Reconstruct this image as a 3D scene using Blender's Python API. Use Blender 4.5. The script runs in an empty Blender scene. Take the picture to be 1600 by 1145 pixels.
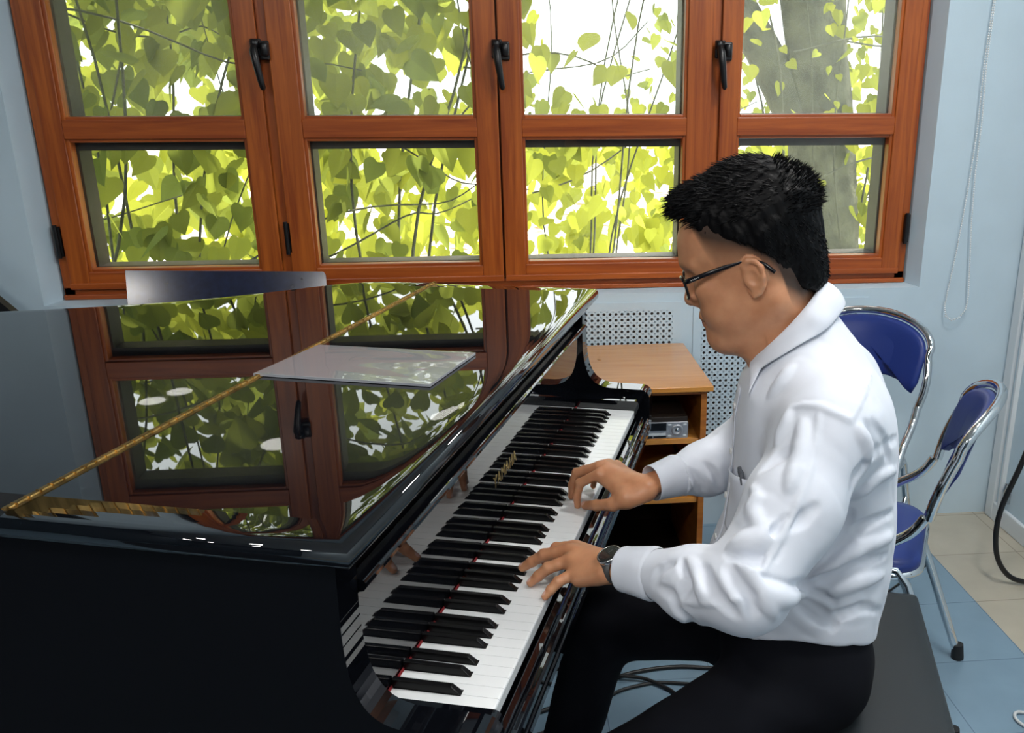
import bpy, bmesh, math, random
import numpy as np
from mathutils import Vector, Matrix, Euler

C = bpy.context.scene.collection
PI = math.pi
rnd = random.Random(7)
F32 = np.float32

# ------------------------------------------------------------------ materials
def new_mat(name):
    m = bpy.data.materials.new(name); m.use_nodes = True
    nt = m.node_tree; nt.nodes.clear()
    out = nt.nodes.new('ShaderNodeOutputMaterial')
    return m, nt, out

def srgb(r, g, b):
    f = lambda c: (c/255/12.92) if c/255 <= 0.04045 else ((c/255+0.055)/1.055)**2.4
    return (f(r), f(g), f(b), 1)

def P(name, col, rough=0.5, metal=0.0, spec=0.5, coat=0.0, ior=1.5, bump=None, vary=None, sheen=0.0, sss=0.0, rough_vary=None):
    """principled material; bump=(scale,strength,distance) noise bump; vary=(scale,amount) colour noise"""
    m, nt, out = new_mat(name)
    b = nt.nodes.new('ShaderNodeBsdfPrincipled')
    b.inputs['Base Color'].default_value = col
    b.inputs['Roughness'].default_value = rough
    b.inputs['Metallic'].default_value = metal
    b.inputs['IOR'].default_value = ior
    b.inputs['Specular IOR Level'].default_value = spec
    b.inputs['Coat Weight'].default_value = coat
    b.inputs['Coat Roughness'].default_value = 0.03
    b.inputs['Sheen Weight'].default_value = sheen
    if sss:
        b.inputs['Subsurface Weight'].default_value = sss
        b.inputs['Subsurface Radius'].default_value = (0.012, 0.005, 0.003)
        b.inputs['Subsurface Scale'].default_value = 0.5
    nt.links.new(b.outputs[0], out.inputs[0])
    tc = nt.nodes.new('ShaderNodeTexCoord')
    if vary:
        n = nt.nodes.new('ShaderNodeTexNoise'); n.inputs['Scale'].default_value = vary[0]; n.inputs['Detail'].default_value = 5
        nt.links.new(tc.outputs['Object'], n.inputs['Vector'])
        r = nt.nodes.new('ShaderNodeValToRGB')
        a = vary[1]
        r.color_ramp.elements[0].position = 0.3; r.color_ramp.elements[1].position = 0.7
        r.color_ramp.elements[0].color = tuple(c*(1-a) for c in col[:3])+(1,)
        r.color_ramp.elements[1].color = tuple(min(1, c*(1+a)) for c in col[:3])+(1,)
        nt.links.new(n.outputs['Fac'], r.inputs[0]); nt.links.new(r.outputs[0], b.inputs['Base Color'])
    if bump:
        n = nt.nodes.new('ShaderNodeTexNoise'); n.inputs['Scale'].default_value = bump[0]; n.inputs['Detail'].default_value = 4
        nt.links.new(tc.outputs['Object'], n.inputs['Vector'])
        bp = nt.nodes.new('ShaderNodeBump'); bp.inputs['Strength'].default_value = bump[1]; bp.inputs['Distance'].default_value = bump[2]
        nt.links.new(n.outputs['Fac'], bp.inputs['Height']); nt.links.new(bp.outputs[0], b.inputs['Normal'])
    return m

def wood(name, c1, c2, scl, rough=0.35, coat=0.2):
    m, nt, out = new_mat(name)
    b = nt.nodes.new('ShaderNodeBsdfPrincipled'); b.inputs['Roughness'].default_value = rough
    b.inputs['Coat Weight'].default_value = coat; b.inputs['Coat Roughness'].default_value = 0.2
    tc = nt.nodes.new('ShaderNodeTexCoord'); mp = nt.nodes.new('ShaderNodeMapping'); mp.inputs['Scale'].default_value = scl
    n = nt.nodes.new('ShaderNodeTexNoise'); n.inputs['Scale'].default_value = 1; n.inputs['Detail'].default_value = 6; n.inputs['Roughness'].default_value = 0.6
    n.inputs['Distortion'].default_value = 0.6
    r = nt.nodes.new('ShaderNodeValToRGB'); r.color_ramp.elements[0].position = 0.32; r.color_ramp.elements[1].position = 0.66
    r.color_ramp.elements[0].color = c1; r.color_ramp.elements[1].color = c2
    nt.links.new(tc.outputs['Object'], mp.inputs[0]); nt.links.new(mp.outputs[0], n.inputs['Vector'])
    nt.links.new(n.outputs['Fac'], r.inputs[0]); nt.links.new(r.outputs[0], b.inputs['Base Color'])
    bp = nt.nodes.new('ShaderNodeBump'); bp.inputs['Strength'].default_value = 0.08; bp.inputs['Distance'].default_value = 0.002
    nt.links.new(n.outputs['Fac'], bp.inputs['Height']); nt.links.new(bp.outputs[0], b.inputs['Normal'])
    nt.links.new(b.outputs[0], out.inputs[0])
    return m

def glass(name, tint=(1, 1, 1, 1), dust=0.0, ior=1.5, dustcol=(0.75, 0.78, 0.72, 1)):
    m, nt, out = new_mat(name)
    t = nt.nodes.new('ShaderNodeBsdfTransparent'); t.inputs[0].default_value = tint
    g = nt.nodes.new('ShaderNodeBsdfGlossy'); g.inputs['Roughness'].default_value = 0.0
    fr = nt.nodes.new('ShaderNodeFresnel'); ge = nt.nodes.new('ShaderNodeNewGeometry')
    mr0 = nt.nodes.new('ShaderNodeMapRange'); mr0.inputs[3].default_value = ior; mr0.inputs[4].default_value = 1/ior   # same reflectance from either side of the thin sheet
    nt.links.new(ge.outputs['Backfacing'], mr0.inputs[0]); nt.links.new(mr0.outputs[0], fr.inputs[0])
    mx = nt.nodes.new('ShaderNodeMixShader')
    nt.links.new(fr.outputs[0], mx.inputs[0]); nt.links.new(t.outputs[0], mx.inputs[1]); nt.links.new(g.outputs[0], mx.inputs[2])
    last = mx
    if dust:
        d = nt.nodes.new('ShaderNodeBsdfDiffuse'); d.inputs[0].default_value = dustcol
        tl = nt.nodes.new('ShaderNodeBsdfTranslucent'); tl.inputs[0].default_value = dustcol
        a = nt.nodes.new('ShaderNodeMixShader'); a.inputs[0].default_value = 0.6
        nt.links.new(d.outputs[0], a.inputs[1]); nt.links.new(tl.outputs[0], a.inputs[2])
        n = nt.nodes.new('ShaderNodeTexNoise'); n.inputs['Scale'].default_value = 3.5; n.inputs['Detail'].default_value = 6
        tc = nt.nodes.new('ShaderNodeTexCoord'); nt.links.new(tc.outputs['Object'], n.inputs['Vector'])
        mr = nt.nodes.new('ShaderNodeMapRange'); mr.inputs[1].default_value = 0.3; mr.inputs[2].default_value = 0.75
        mr.inputs[3].default_value = dust*0.5; mr.inputs[4].default_value = dust*1.5
        nt.links.new(n.outputs['Fac'], mr.inputs[0])
        m2 = nt.nodes.new('ShaderNodeMixShader'); nt.links.new(mr.outputs[0], m2.inputs[0])
        nt.links.new(mx.outputs[0], m2.inputs[1]); nt.links.new(a.outputs[0], m2.inputs[2]); last = m2
    nt.links.new(last.outputs[0], out.inputs[0])
    return m

def emit(name, col, s):
    m, nt, out = new_mat(name)
    e = nt.nodes.new('ShaderNodeEmission'); e.inputs[0].default_value = col; e.inputs[1].default_value = s
    nt.links.new(e.outputs[0], out.inputs[0]); return m

# ------------------------------------------------------------------ mesh builder
class MB:
    def __init__(s): s.v = []; s.f = []; s.m = []; s.sm = []
    def add(s, verts, faces, mat=0, smooth=False):
        o = len(s.v); s.v += [tuple(map(float, p)) for p in verts]
        for f in faces:
            s.f.append([o+i for i in f]); s.m.append(mat); s.sm.append(smooth)
        return s
    def box(s, x0, x1, y0, y1, z0, z1, mat=0):
        v = [(x, y, z) for z in (z0, z1) for y in (y0, y1) for x in (x0, x1)]
        return s.add(v, [(0, 2, 3, 1), (4, 5, 7, 6), (0, 1, 5, 4), (2, 6, 7, 3), (0, 4, 6, 2), (1, 3, 7, 5)], mat)
    def extrude(s, poly, vec, mat=0, smooth_side=False):
        """poly: list of 3-D points (planar), extruded along vec"""
        n = len(poly); vec = np.array(vec, float)
        a = [np.array(p, float) for p in poly]; b = [p+vec for p in a]
        nrm = np.zeros(3)
        for i in range(n): nrm += np.cross(a[i], a[(i+1) % n])
        if nrm @ vec > 0: a, b = b, a; vec = -vec
        # now polygon a's normal is against vec -> bottom outward... side faces follow
        s.add(a, [list(range(n))], mat) if False else None
        A = list(range(n))
        if nrm @ (np.array(b[0])-np.array(a[0])) > 0: capa, capb = A[::-1], A
        else: capa, capb = A, A[::-1]
        s.add(a, [capa], mat); s.add(b, [capb], mat)
        v = a+b
        sides = [(i, (i+1) % n, n+(i+1) % n, n+i) for i in range(n)]
        if capa == A: sides = [q[::-1] for q in sides]
        return s.add(v, sides, mat, smooth_side)
    def tube(s, path, r, n=10, mat=0, caps=True, closed=False, flat=None):
        path = [np.array(p, float) for p in path]; k = len(path)
        rr = list(r) if hasattr(r, '__len__') else [r]*k
        T = []
        for i in range(k):
            if closed: t = path[(i+1) % k]-path[i-1]
            else: t = path[min(i+1, k-1)]-path[max(i-1, 0)]
            L = np.linalg.norm(t); T.append(t/L if L > 1e-12 else np.array([0, 0, 1.]))
        ref = np.array([0, 0, 1.]) if abs(T[0][2]) < 0.9 else np.array([1., 0, 0])
        u = ref-T[0]*(ref@T[0]); u /= np.linalg.norm(u)
        rings = []
        for i in range(k):
            u = u-T[i]*(u@T[i]); u /= np.linalg.norm(u); w = np.cross(T[i], u)
            rings.append([path[i]+rr[i]*(math.cos(2*PI*j/n)*u*(flat[0] if flat else 1)+math.sin(2*PI*j/n)*w*(flat[1] if flat else 1)) for j in range(n)])
        v = [p for ring in rings for p in ring]; f = []
        for i in range(k if closed else k-1):
            i2 = (i+1) % k
            for j in range(n): f.append((i*n+j, i*n+(j+1) % n, i2*n+(j+1) % n, i2*n+j))
        s.add(v, f, mat, True)
        if caps and not closed:
            s.add(rings[0], [list(range(n))[::-1]], mat); s.add(rings[-1], [list(range(n))], mat)
        return s
    def lathe(s, c, axis, prof, n=24, mat=0, smooth=True):
        """prof: list of (radius, height along axis)"""
        axis = np.array(axis, float); axis /= np.linalg.norm(axis); c = np.array(c, float)
        ref = np.array([0, 0, 1.]) if abs(axis[2]) < 0.9 else np.array([1., 0, 0])
        u = np.cross(ref, axis); u /= np.linalg.norm(u); w = np.cross(axis, u)
        v = []; f = []
        for (r, h) in prof:
            for j in range(n): v.append(c+axis*h+r*(math.cos(2*PI*j/n)*u+math.sin(2*PI*j/n)*w))
        for i in range(len(prof)-1):
            for j in range(n): f.append((i*n+j, i*n+(j+1) % n, (i+1)*n+(j+1) % n, (i+1)*n+j))
        s.add(v, f, mat, smooth)
        k = len(prof)-1
        s.add(v[:n], [list(range(n))[::-1]], mat); s.add(v[k*n:], [list(range(n))], mat)
        return s
    def sphere(s, c, r, n=12, m=8, mat=0, scale=(1, 1, 1)):
        v = []; f = []
        for i in range(m+1):
            t = PI*i/m
            for j in range(n): v.append((c[0]+scale[0]*r*math.sin(t)*math.cos(2*PI*j/n), c[1]+scale[1]*r*math.sin(t)*math.sin(2*PI*j/n), c[2]+scale[2]*r*math.cos(t)))
        for i in range(m):
            for j in range(n): f.append((i*n+j, (i+1)*n+j, (i+1)*n+(j+1) % n, i*n+(j+1) % n))
        return s.add(v, f, mat, True)
    def grid(s, pts, mat=0, smooth=True):
        k = len(pts); n = len(pts[0]); v = [p for r in pts for p in r]
        f = [(i*n+j, i*n+j+1, (i+1)*n+j+1, (i+1)*n+j) for i in range(k-1) for j in range(n-1)]
        return s.add(v, f, mat, smooth)
    def xf(s, M, start=0):
        M = Matrix(M)
        for i in range(start, len(s.v)): s.v[i] = tuple(M @ Vector(s.v[i]))
        return s
    def build(s, name, mats, parent=None, bevel=0, seg=2, sub=0):
        me = bpy.data.meshes.new(name)
        me.from_pydata(s.v, [], s.f); me.update()
        if not isinstance(mats, (list, tuple)): mats = [mats]
        for m in mats: me.materials.append(m)
        me.polygons.foreach_set('material_index', s.m); me.polygons.foreach_set('use_smooth', s.sm)
        o = bpy.data.objects.new(name, me); C.objects.link(o)
        if parent: o.parent = parent
        if bevel:
            b = o.modifiers.new('bevel', 'BEVEL'); b.width = bevel; b.segments = seg; b.limit_method = 'ANGLE'; b.angle_limit = math.radians(40)
        if sub:
            b = o.modifiers.new('sub', 'SUBSURF'); b.levels = sub; b.render_levels = sub
        return o

def mesh_obj(name, V, Fq, mat, parent=None, smooth=True):
    me = bpy.data.meshes.new(name); V = np.asarray(V, F32); Fq = np.asarray(Fq, np.int32)
    me.vertices.add(len(V)); me.vertices.foreach_set('co', V.ravel())
    k = Fq.shape[1]
    me.loops.add(Fq.size); me.loops.foreach_set('vertex_index', Fq.ravel())
    me.polygons.add(len(Fq)); me.polygons.foreach_set('loop_start', np.arange(0, Fq.size, k, dtype=np.int32))
    me.polygons.foreach_set('use_smooth', np.ones(len(Fq), bool))
    me.update(calc_edges=True); me.validate()
    for m in (mat if isinstance(mat, (list, tuple)) else [mat]): me.materials.append(m)
    o = bpy.data.objects.new(name, me); C.objects.link(o)
    if parent: o.parent = parent
    return o

def tag(o, label=None, cat=None, group=None, kind=None):
    if label: o['label'] = label
    if cat: o['category'] = cat
    if group: o['group'] = group
    if kind: o['kind'] = kind
    return o
def thing(name, label, cat, loc=(0, 0, 0), rz=0, group=None):
    o = bpy.data.objects.new(name, None); C.objects.link(o); o.empty_display_size = 0.1
    o.location = loc; o.rotation_euler = (0, 0, rz)
    return tag(o, label, cat, group)
def struct(o): o['kind'] = 'structure'; return o
def copy_tree(o, parent=None):
    c = o.copy(); C.objects.link(c)
    if parent: c.parent = parent
    for ch in list(o.children): copy_tree(ch, c)
    return c

# ------------------------------------------------------------------ palette
M = {}
M['wall'] = P('wall_paint', (0.55, 0.685, 0.775, 1), 0.55, bump=(160, 0.12, 0.001), vary=(5, 0.04))
M['wall_far'] = P('dark_teal_wall', (0.022, 0.042, 0.06, 1), 0.7, vary=(4, 0.05))
M['ceiling'] = P('ceiling_paint', (0.75, 0.76, 0.76, 1), 0.7)
M['white_trim'] = P('white_aluminium', (0.72, 0.77, 0.80, 1), 0.35)
M['wood_v'] = wood('cherry_laminate_upright', srgb(138, 60, 16), srgb(186, 98, 34), (45, 45, 2.2))
M['wood_h'] = wood('cherry_laminate_level', srgb(138, 58, 16), srgb(182, 92, 32), (2.2, 45, 45))
M['dark_frame'] = P('dark_brown_outer_frame', (0.018, 0.011, 0.008, 1), 0.45)
M['black_metal'] = P('black_powder_coat', (0.006, 0.006, 0.007, 1), 0.35)
M['pane_low'] = glass('window_glass', (0.97, 0.98, 0.97, 1), 0.02)
M['pane_mid'] = glass('slightly_dusty_window_glass', (0.95, 0.96, 0.95, 1), 0.075)
M['pane_up'] = glass('dusty_window_glass', (0.93, 0.95, 0.93, 1), 0.11)
M['piano'] = P('black_polyester_lacquer', (0.0025, 0.003, 0.0045, 1), 0.015, ior=1.72)
M['piano_in'] = P('black_satin', (0.003, 0.003, 0.004, 1), 0.4)
M['ivory'] = P('white_key_acrylic', (0.80, 0.82, 0.83, 1), 0.18)
M['ebony'] = P('black_key_acrylic', (0.0035, 0.0035, 0.004, 1), 0.25, spec=0.22)
M['felt'] = P('red_felt', (0.22, 0.008, 0.012, 1), 0.9)
M['brass'] = P('aged_brass', (0.42, 0.27, 0.09, 1), 0.35, metal=1.0, vary=(60, 0.5))
M['gold'] = P('gold_leaf', (0.75, 0.55, 0.22, 1), 0.3, metal=1.0)
M['cab_wood'] = wood('oak_veneer', srgb(200, 128, 50), srgb(220, 156, 78), (3, 40, 40), 0.25, 0.7)
M['cab_edge'] = wood('oak_edge', srgb(150, 85, 28), srgb(186, 116, 48), (3, 3, 40), 0.35, 0.3)
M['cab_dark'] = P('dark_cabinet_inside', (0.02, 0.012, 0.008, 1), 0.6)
M['silver'] = P('brushed_silver', (0.55, 0.56, 0.60, 1), 0.32, metal=0.7)
M['lcd'] = P('dark_display', (0.01, 0.012, 0.016, 1), 0.12)
M['chrome'] = P('chrome_tube', (0.80, 0.82, 0.84, 1), 0.08, metal=1.0)
M['blue_vinyl'] = P('blue_vinyl', (0.014, 0.035, 0.20, 1), 0.38, bump=(300, 0.1, 0.0006))
M['rubber'] = P('black_rubber', (0.008, 0.008, 0.009, 1), 0.6)
M['leather'] = P('black_leatherette', (0.017, 0.021, 0.024, 1), 0.42, bump=(220, 0.15, 0.0008))
M['cable'] = P('black_cable', (0.006, 0.006, 0.007, 1), 0.45)
M['cable_w'] = P('white_cable', (0.6, 0.62, 0.62, 1), 0.5)
M['board'] = P('glossy_dark_blue_panel', (0.006, 0.011, 0.04, 1), 0.14, vary=(40, 0.3))
M['added_mat'] = P('dark_navy_added_mat', (0.006, 0.012, 0.02, 1), 0.95, bump=(400, 0.4, 0.002))
M['sheet'] = P('grey_card', (0.34, 0.36, 0.40, 1), 0.35, coat=0.6, bump=(14, 0.25, 0.004))
M['shirt'] = P('white_cotton', (0.675, 0.715, 0.80, 1), 0.75, sheen=0.15, bump=(900, 0.06, 0.0004))
M['button'] = P('pearl_button', (0.75, 0.76, 0.76, 1), 0.25)
M['trouser'] = P('black_trouser_cloth', (0.0035, 0.004, 0.007, 1), 0.85, spec=0.15, bump=(700, 0.1, 0.0005))
M['hair'] = P('black_hair', (0.002, 0.002, 0.0026, 1), 0.5, spec=0.13)
M['glasses'] = P('black_acetate', (0.006, 0.006, 0.009, 1), 0.18)
M['lens'] = glass('clear_lens', (0.96, 0.97, 0.98, 1))
M['strap'] = P('grey_leather_strap', (0.055, 0.055, 0.055, 1), 0.5)
M['steel'] = P('polished_steel', (0.6, 0.6, 0.62, 1), 0.18, metal=1.0)
M['dial'] = P('black_watch_dial', (0.008, 0.009, 0.010, 1), 0.5)
M['bead'] = P('white_bead', (0.80, 0.82, 0.82, 1), 0.4)
M['leaf_dry'] = P('dry_leaf', (0.10, 0.06, 0.03, 1), 0.7)
M['bark'] = P('tree_bark', (0.085, 0.088, 0.055, 1), 0.9, bump=(18, 0.9, 0.03), vary=(9, 0.4))
M['eye'] = P('eye_white', (0.7, 0.68, 0.66, 1), 0.15)
M['iris'] = P('dark_iris', (0.01, 0.006, 0.004, 1), 0.1)
M['logo_white'] = P('white_print', (0.7, 0.7, 0.7, 1), 0.5)
M['slipper'] = P('black_shoe_leather', (0.007, 0.007, 0.008, 1), 0.3)

# floor: blue tiles with a beige strip beyond x = 1.39
def floor_mat():
    m, nt, out = new_mat('floor_tiles')
    b = nt.nodes.new('ShaderNodeBsdfPrincipled'); b.inputs['Roughness'].default_value = 0.22
    tc = nt.nodes.new('ShaderNodeTexCoord'); mp = nt.nodes.new('ShaderNodeMapping')
    mp.inputs['Location'].default_value = (-0.19, -0.26, 0)
    nt.links.new(tc.outputs['Object'], mp.inputs[0])
    def brick(c, joint):
        k = nt.nodes.new('ShaderNodeTexBrick'); k.offset = 0; k.inputs['Scale'].default_value = 1
        k.inputs['Brick Width'].default_value = 0.30; k.inputs['Row Height'].default_value = 0.30
        k.inputs['Mortar Size'].default_value = 0.0016; k.inputs['Color1'].default_value = c
        k.inputs['Color2'].default_value = tuple(x*0.96 for x in c[:3])+(1,); k.inputs['Mortar'].default_value = joint
        nt.links.new(mp.outputs[0], k.inputs['Vector']); return k
    k1 = brick((0.215, 0.325, 0.42, 1), (0.13, 0.20, 0.27, 1)); k2 = brick((0.50, 0.46, 0.37, 1), (0.30, 0.27, 0.21, 1))
    sx = nt.nodes.new('ShaderNodeSeparateXYZ'); nt.links.new(tc.outputs['Object'], sx.inputs[0])
    gt = nt.nodes.new('ShaderNodeMath'); gt.operation = 'GREATER_THAN'; gt.inputs[1].default_value = 1.392; nt.links.new(sx.outputs[0], gt.inputs[0])
    mx = nt.nodes.new('ShaderNodeMixRGB'); nt.links.new(gt.outputs[0], mx.inputs[0]); nt.links.new(k1.outputs[0], mx.inputs[1]); nt.links.new(k2.outputs[0], mx.inputs[2])
    n = nt.nodes.new('ShaderNodeTexNoise'); n.inputs['Scale'].default_value = 7; n.inputs['Detail'].default_value = 6; nt.links.new(tc.outputs['Object'], n.inputs['Vector'])
    r = nt.nodes.new('ShaderNodeValToRGB'); r.color_ramp.elements[0].color = (0.82, 0.82, 0.82, 1); r.color_ramp.elements[1].color = (1.1, 1.1, 1.1, 1)
    nt.links.new(n.outputs['Fac'], r.inputs[0])
    mu = nt.nodes.new('ShaderNodeMixRGB'); mu.blend_type = 'MULTIPLY'; mu.inputs[0].default_value = 1
    nt.links.new(mx.outputs[0], mu.inputs[1]); nt.links.new(r.outputs[0], mu.inputs[2]); nt.links.new(mu.outputs[0], b.inputs['Base Color'])
    nt.links.new(b.outputs[0], out.inputs[0]); return m
M['floor'] = floor_mat()

# leaves: per-leaf tone in a vertex attribute
def leaf_mat(name, dark, light, trans):
    m, nt, out = new_mat(name)
    at = nt.nodes.new('ShaderNodeAttribute'); at.attribute_name = 'tone'
    r = nt.nodes.new('ShaderNodeValToRGB'); r.color_ramp.elements[0].color = dark; r.color_ramp.elements[1].color = light
    nt.links.new(at.outputs['Fac'], r.inputs[0])
    d = nt.nodes.new('ShaderNodeBsdfDiffuse'); t = nt.nodes.new('ShaderNodeBsdfTranslucent')
    nt.links.new(r.outputs[0], d.inputs[0]); nt.links.new(r.outputs[0], t.inputs[0])
    mx = nt.nodes.new('ShaderNodeMixShader'); mx.inputs[0].default_value = trans
    nt.links.new(d.outputs[0], mx.inputs[1]); nt.links.new(t.outputs[0], mx.inputs[2]); nt.links.new(mx.outputs[0], out.inputs[0])
    return m
M['leaf'] = leaf_mat('heart_leaf', (0.13, 0.17, 0.04, 1), (0.46, 0.48, 0.055, 1), 0.72)

def skin_mat():
    m, nt, out = new_mat('skin')
    b = nt.nodes.new('ShaderNodeBsdfPrincipled'); b.inputs['Roughness'].default_value = 0.42
    b.inputs['Subsurface Weight'].default_value = 0.25; b.inputs['Subsurface Radius'].default_value = (0.012, 0.005, 0.003); b.inputs['Subsurface Scale'].default_value = 0.4
    tc = nt.nodes.new('ShaderNodeTexCoord')
    n = nt.nodes.new('ShaderNodeTexNoise'); n.inputs['Scale'].default_value = 35; n.inputs['Detail'].default_value = 5; nt.links.new(tc.outputs['Object'], n.inputs['Vector'])
    r = nt.nodes.new('ShaderNodeValToRGB'); r.color_ramp.elements[0].position = 0.3; r.color_ramp.elements[1].position = 0.75
    r.color_ramp.elements[0].color = (0.54, 0.24, 0.122, 1); r.color_ramp.elements[1].color = (0.66, 0.325, 0.175, 1)
    nt.links.new(n.outputs['Fac'], r.inputs[0])
    def over(prev, attr, col, noise=None):
        a = nt.nodes.new('ShaderNodeAttribute'); a.attribute_name = attr
        mx = nt.nodes.new('ShaderNodeMixRGB'); nt.links.new(prev, mx.inputs[1]); mx.inputs[2].default_value = col
        nt.links.new(a.outputs['Fac'], mx.inputs[0]); return mx.outputs[0]
    c = over(r.outputs[0], 'nail', (0.80, 0.50, 0.42, 1))
    c = over(c, 'lip', (0.36, 0.12, 0.085, 1))
    c = over(c, 'stubble', (0.022, 0.016, 0.013, 1))
    nt.links.new(c, b.inputs['Base Color'])
    n2 = nt.nodes.new('ShaderNodeTexNoise'); n2.inputs['Scale'].default_value = 420; nt.links.new(tc.outputs['Object'], n2.inputs['Vector'])
    bp = nt.nodes.new('ShaderNodeBump'); bp.inputs['Strength'].default_value = 0.12; bp.inputs['Distance'].default_value = 0.0008
    nt.links.new(n2.outputs['Fac'], bp.inputs['Height']); nt.links.new(bp.outputs[0], b.inputs['Normal'])
    nt.links.new(b.outputs[0], out.inputs[0]); return m
M['skin'] = skin_mat()
# ------------------------------------------------------------------ room shell
WX0, WX1, WY0, WY1, CZ = -3.4, 1.76, -3.2, 2.98, 2.85
YF = 3.05                       # front plane of the window frame
HX0, HX1, HZ0, HZ1 = -1.478, 1.359, 0.876, 2.42     # window hole at the frame
OX0, OX1, OZ0, OZ1 = -1.510, 1.386, 0.872, 2.45     # hole at the wall face
mb = MB().box(WX0-.1, WX1+.1, WY0-.1, WY1+.22, -0.08, 0)
struct(mb.build('floor', M['floor']))
struct(MB().box(WX0-.1, WX1+.1, WY0-.1, WY1+.22, CZ, CZ+.1).build('ceiling', M['ceiling']))
struct(MB().box(WX0-.12, WX0, WY0, WY1, 0, CZ).build('wall_left', M['wall_far']))
struct(MB().box(WX0, WX1, WY0-.12, WY0, 0, CZ).build('wall_back', M['wall_far']))
struct(MB().box(WX1, WX1+.12, WY0, WY1+.22, 0, CZ).build('wall_right', M['wall']))
# window wall, one mesh with a splayed opening
mb = MB()
ring_f = [(OX0, WY1, OZ0), (OX1, WY1, OZ0), (OX1, WY1, OZ1), (OX0, WY1, OZ1)]
ring_m = [(HX0-.004, YF, HZ0), (HX1+.004, YF, HZ0), (HX1+.004, YF, HZ1), (HX0-.004, YF, HZ1)]
ring_b = [(x, 3.20, z) for x, y, z in ring_m]
out_f = [(WX0, WY1, 0), (WX1, WY1, 0), (WX1, WY1, CZ), (WX0, WY1, CZ)]
out_b = [(x, 3.20, z) for x, y, z in out_f]
for a, b in ((out_f, ring_f), (ring_f, ring_m), (ring_m, ring_b), (ring_b, out_b), (out_b, out_f)):
    mb.add(a+b, [(i, (i+1) % 4, 4+(i+1) % 4, 4+i) for i in range(4)])
struct(mb.build('wall_front', M['wall']))

# ------------------------------------------------------------------ window: outer frame (trim_1) and four sashes
def mould(mb, x0, x1, z0, z1, w, y0, y1, mv=0, mh=1, bead=0.012, beadd=0.008):
    """rectangular frame of stiles and rails with a stepped inner bead"""
    for (ya, ww) in ((y0, w), (y0+beadd, w+bead)):
        mb.box(x0, x0+ww, ya, y1, z0, z1, mv); mb.box(x1-ww, x1, ya, y1, z0, z1, mv)
        mb.box(x0+ww, x1-ww, ya, y1, z0, z0+ww, mh); mb.box(x0+ww, x1-ww, ya, y1, z1-ww, z1, mh)
mb = MB(); e = 0.001
fz0, fz1 = HZ0+e, HZ1-e; fx0, fx1 = HX0+e, HX1-e
SB = [(-1.446, -0.773), (-0.742, -0.048), (-0.042, 0.642), (0.672, 1.327)]     # sash extents in x
mb.box(fx0, SB[0][0]+.006, YF+.006, 3.17, fz0, fz1, 0); mb.box(SB[3][1]-.006, fx1, YF+.006, 3.17, fz0, fz1, 0)
mb.box(fx0, fx1, YF+.006, 3.17, fz0, 0.918, 1); mb.box(fx0, fx1, YF+.006, 3.17, 2.382, fz1, 1)
mb.box(fx0, fx1, YF-.004, YF+.01, fz0, 0.893, 1)
mb.box(-0.779, -0.736, YF+.006, 3.17, 0.918, 2.382, 0); mb.box(-0.085, -0.005, YF+.040, 3.17, 0.918, 2.382, 0); mb.box(0.636, 0.678, YF+.006, 3.17, 0.918, 2.382, 0)
trim1 = struct(mb.build('trim_1', [M['wood_v'], M['wood_h']], bevel=0.003))
PX = [(-1.3745, -0.849), (-0.654, -0.128), (0.036, 0.553), (0.742, 1.258)]      # pane openings
PZ = [(0.977, 1.371), (1.448, 1.858), (1.935, 2.31)]
SZ0, SZ1 = 0.912, 2.385
hinge_side = [0, 0, 1, 1]
def handle(parent, x, z):
    """black espagnolette handle on the meeting stile"""
    hd = MB()
    yb = YF-.012
    hd.box(x-.017, x+.017, yb-.010, yb, z-.010, z+.046)
    hd.box(x+.010, x+.040, yb-.012, yb, z-.016, z+.040)
    h = hd.build('handle', M['black_metal'], parent, bevel=0.005, seg=3)
    k = MB().lathe((x-.002, yb-.008, z+.030), (0, 0, 1), [(.011, -.012), (.0145, -.010), (.0145, .010), (.011, .013)], 16)
    k.lathe((x+.026, yb-.012, z+.018), (0, 0, 1), [(.010, -.022), (.013, -.019), (.013, .012), (.010, .016)], 16)
    k.build('handle_knuckle', M['black_metal'], h)
    t = MB().tube([(x-.002, yb-.020, z+.024), (x-.001, yb-.034, z+.008), (x+.004, yb-.036, z-.030), (x+.010, yb-.032, z-.075), (x+.014, yb-.030, z-.098), (x+.0145, yb-.029, z-.104)],
                  [.010, .0125, .0115, .010, .0085, .004], 12)
    t.build('handle_lever', M['black_metal'], h)
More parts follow.
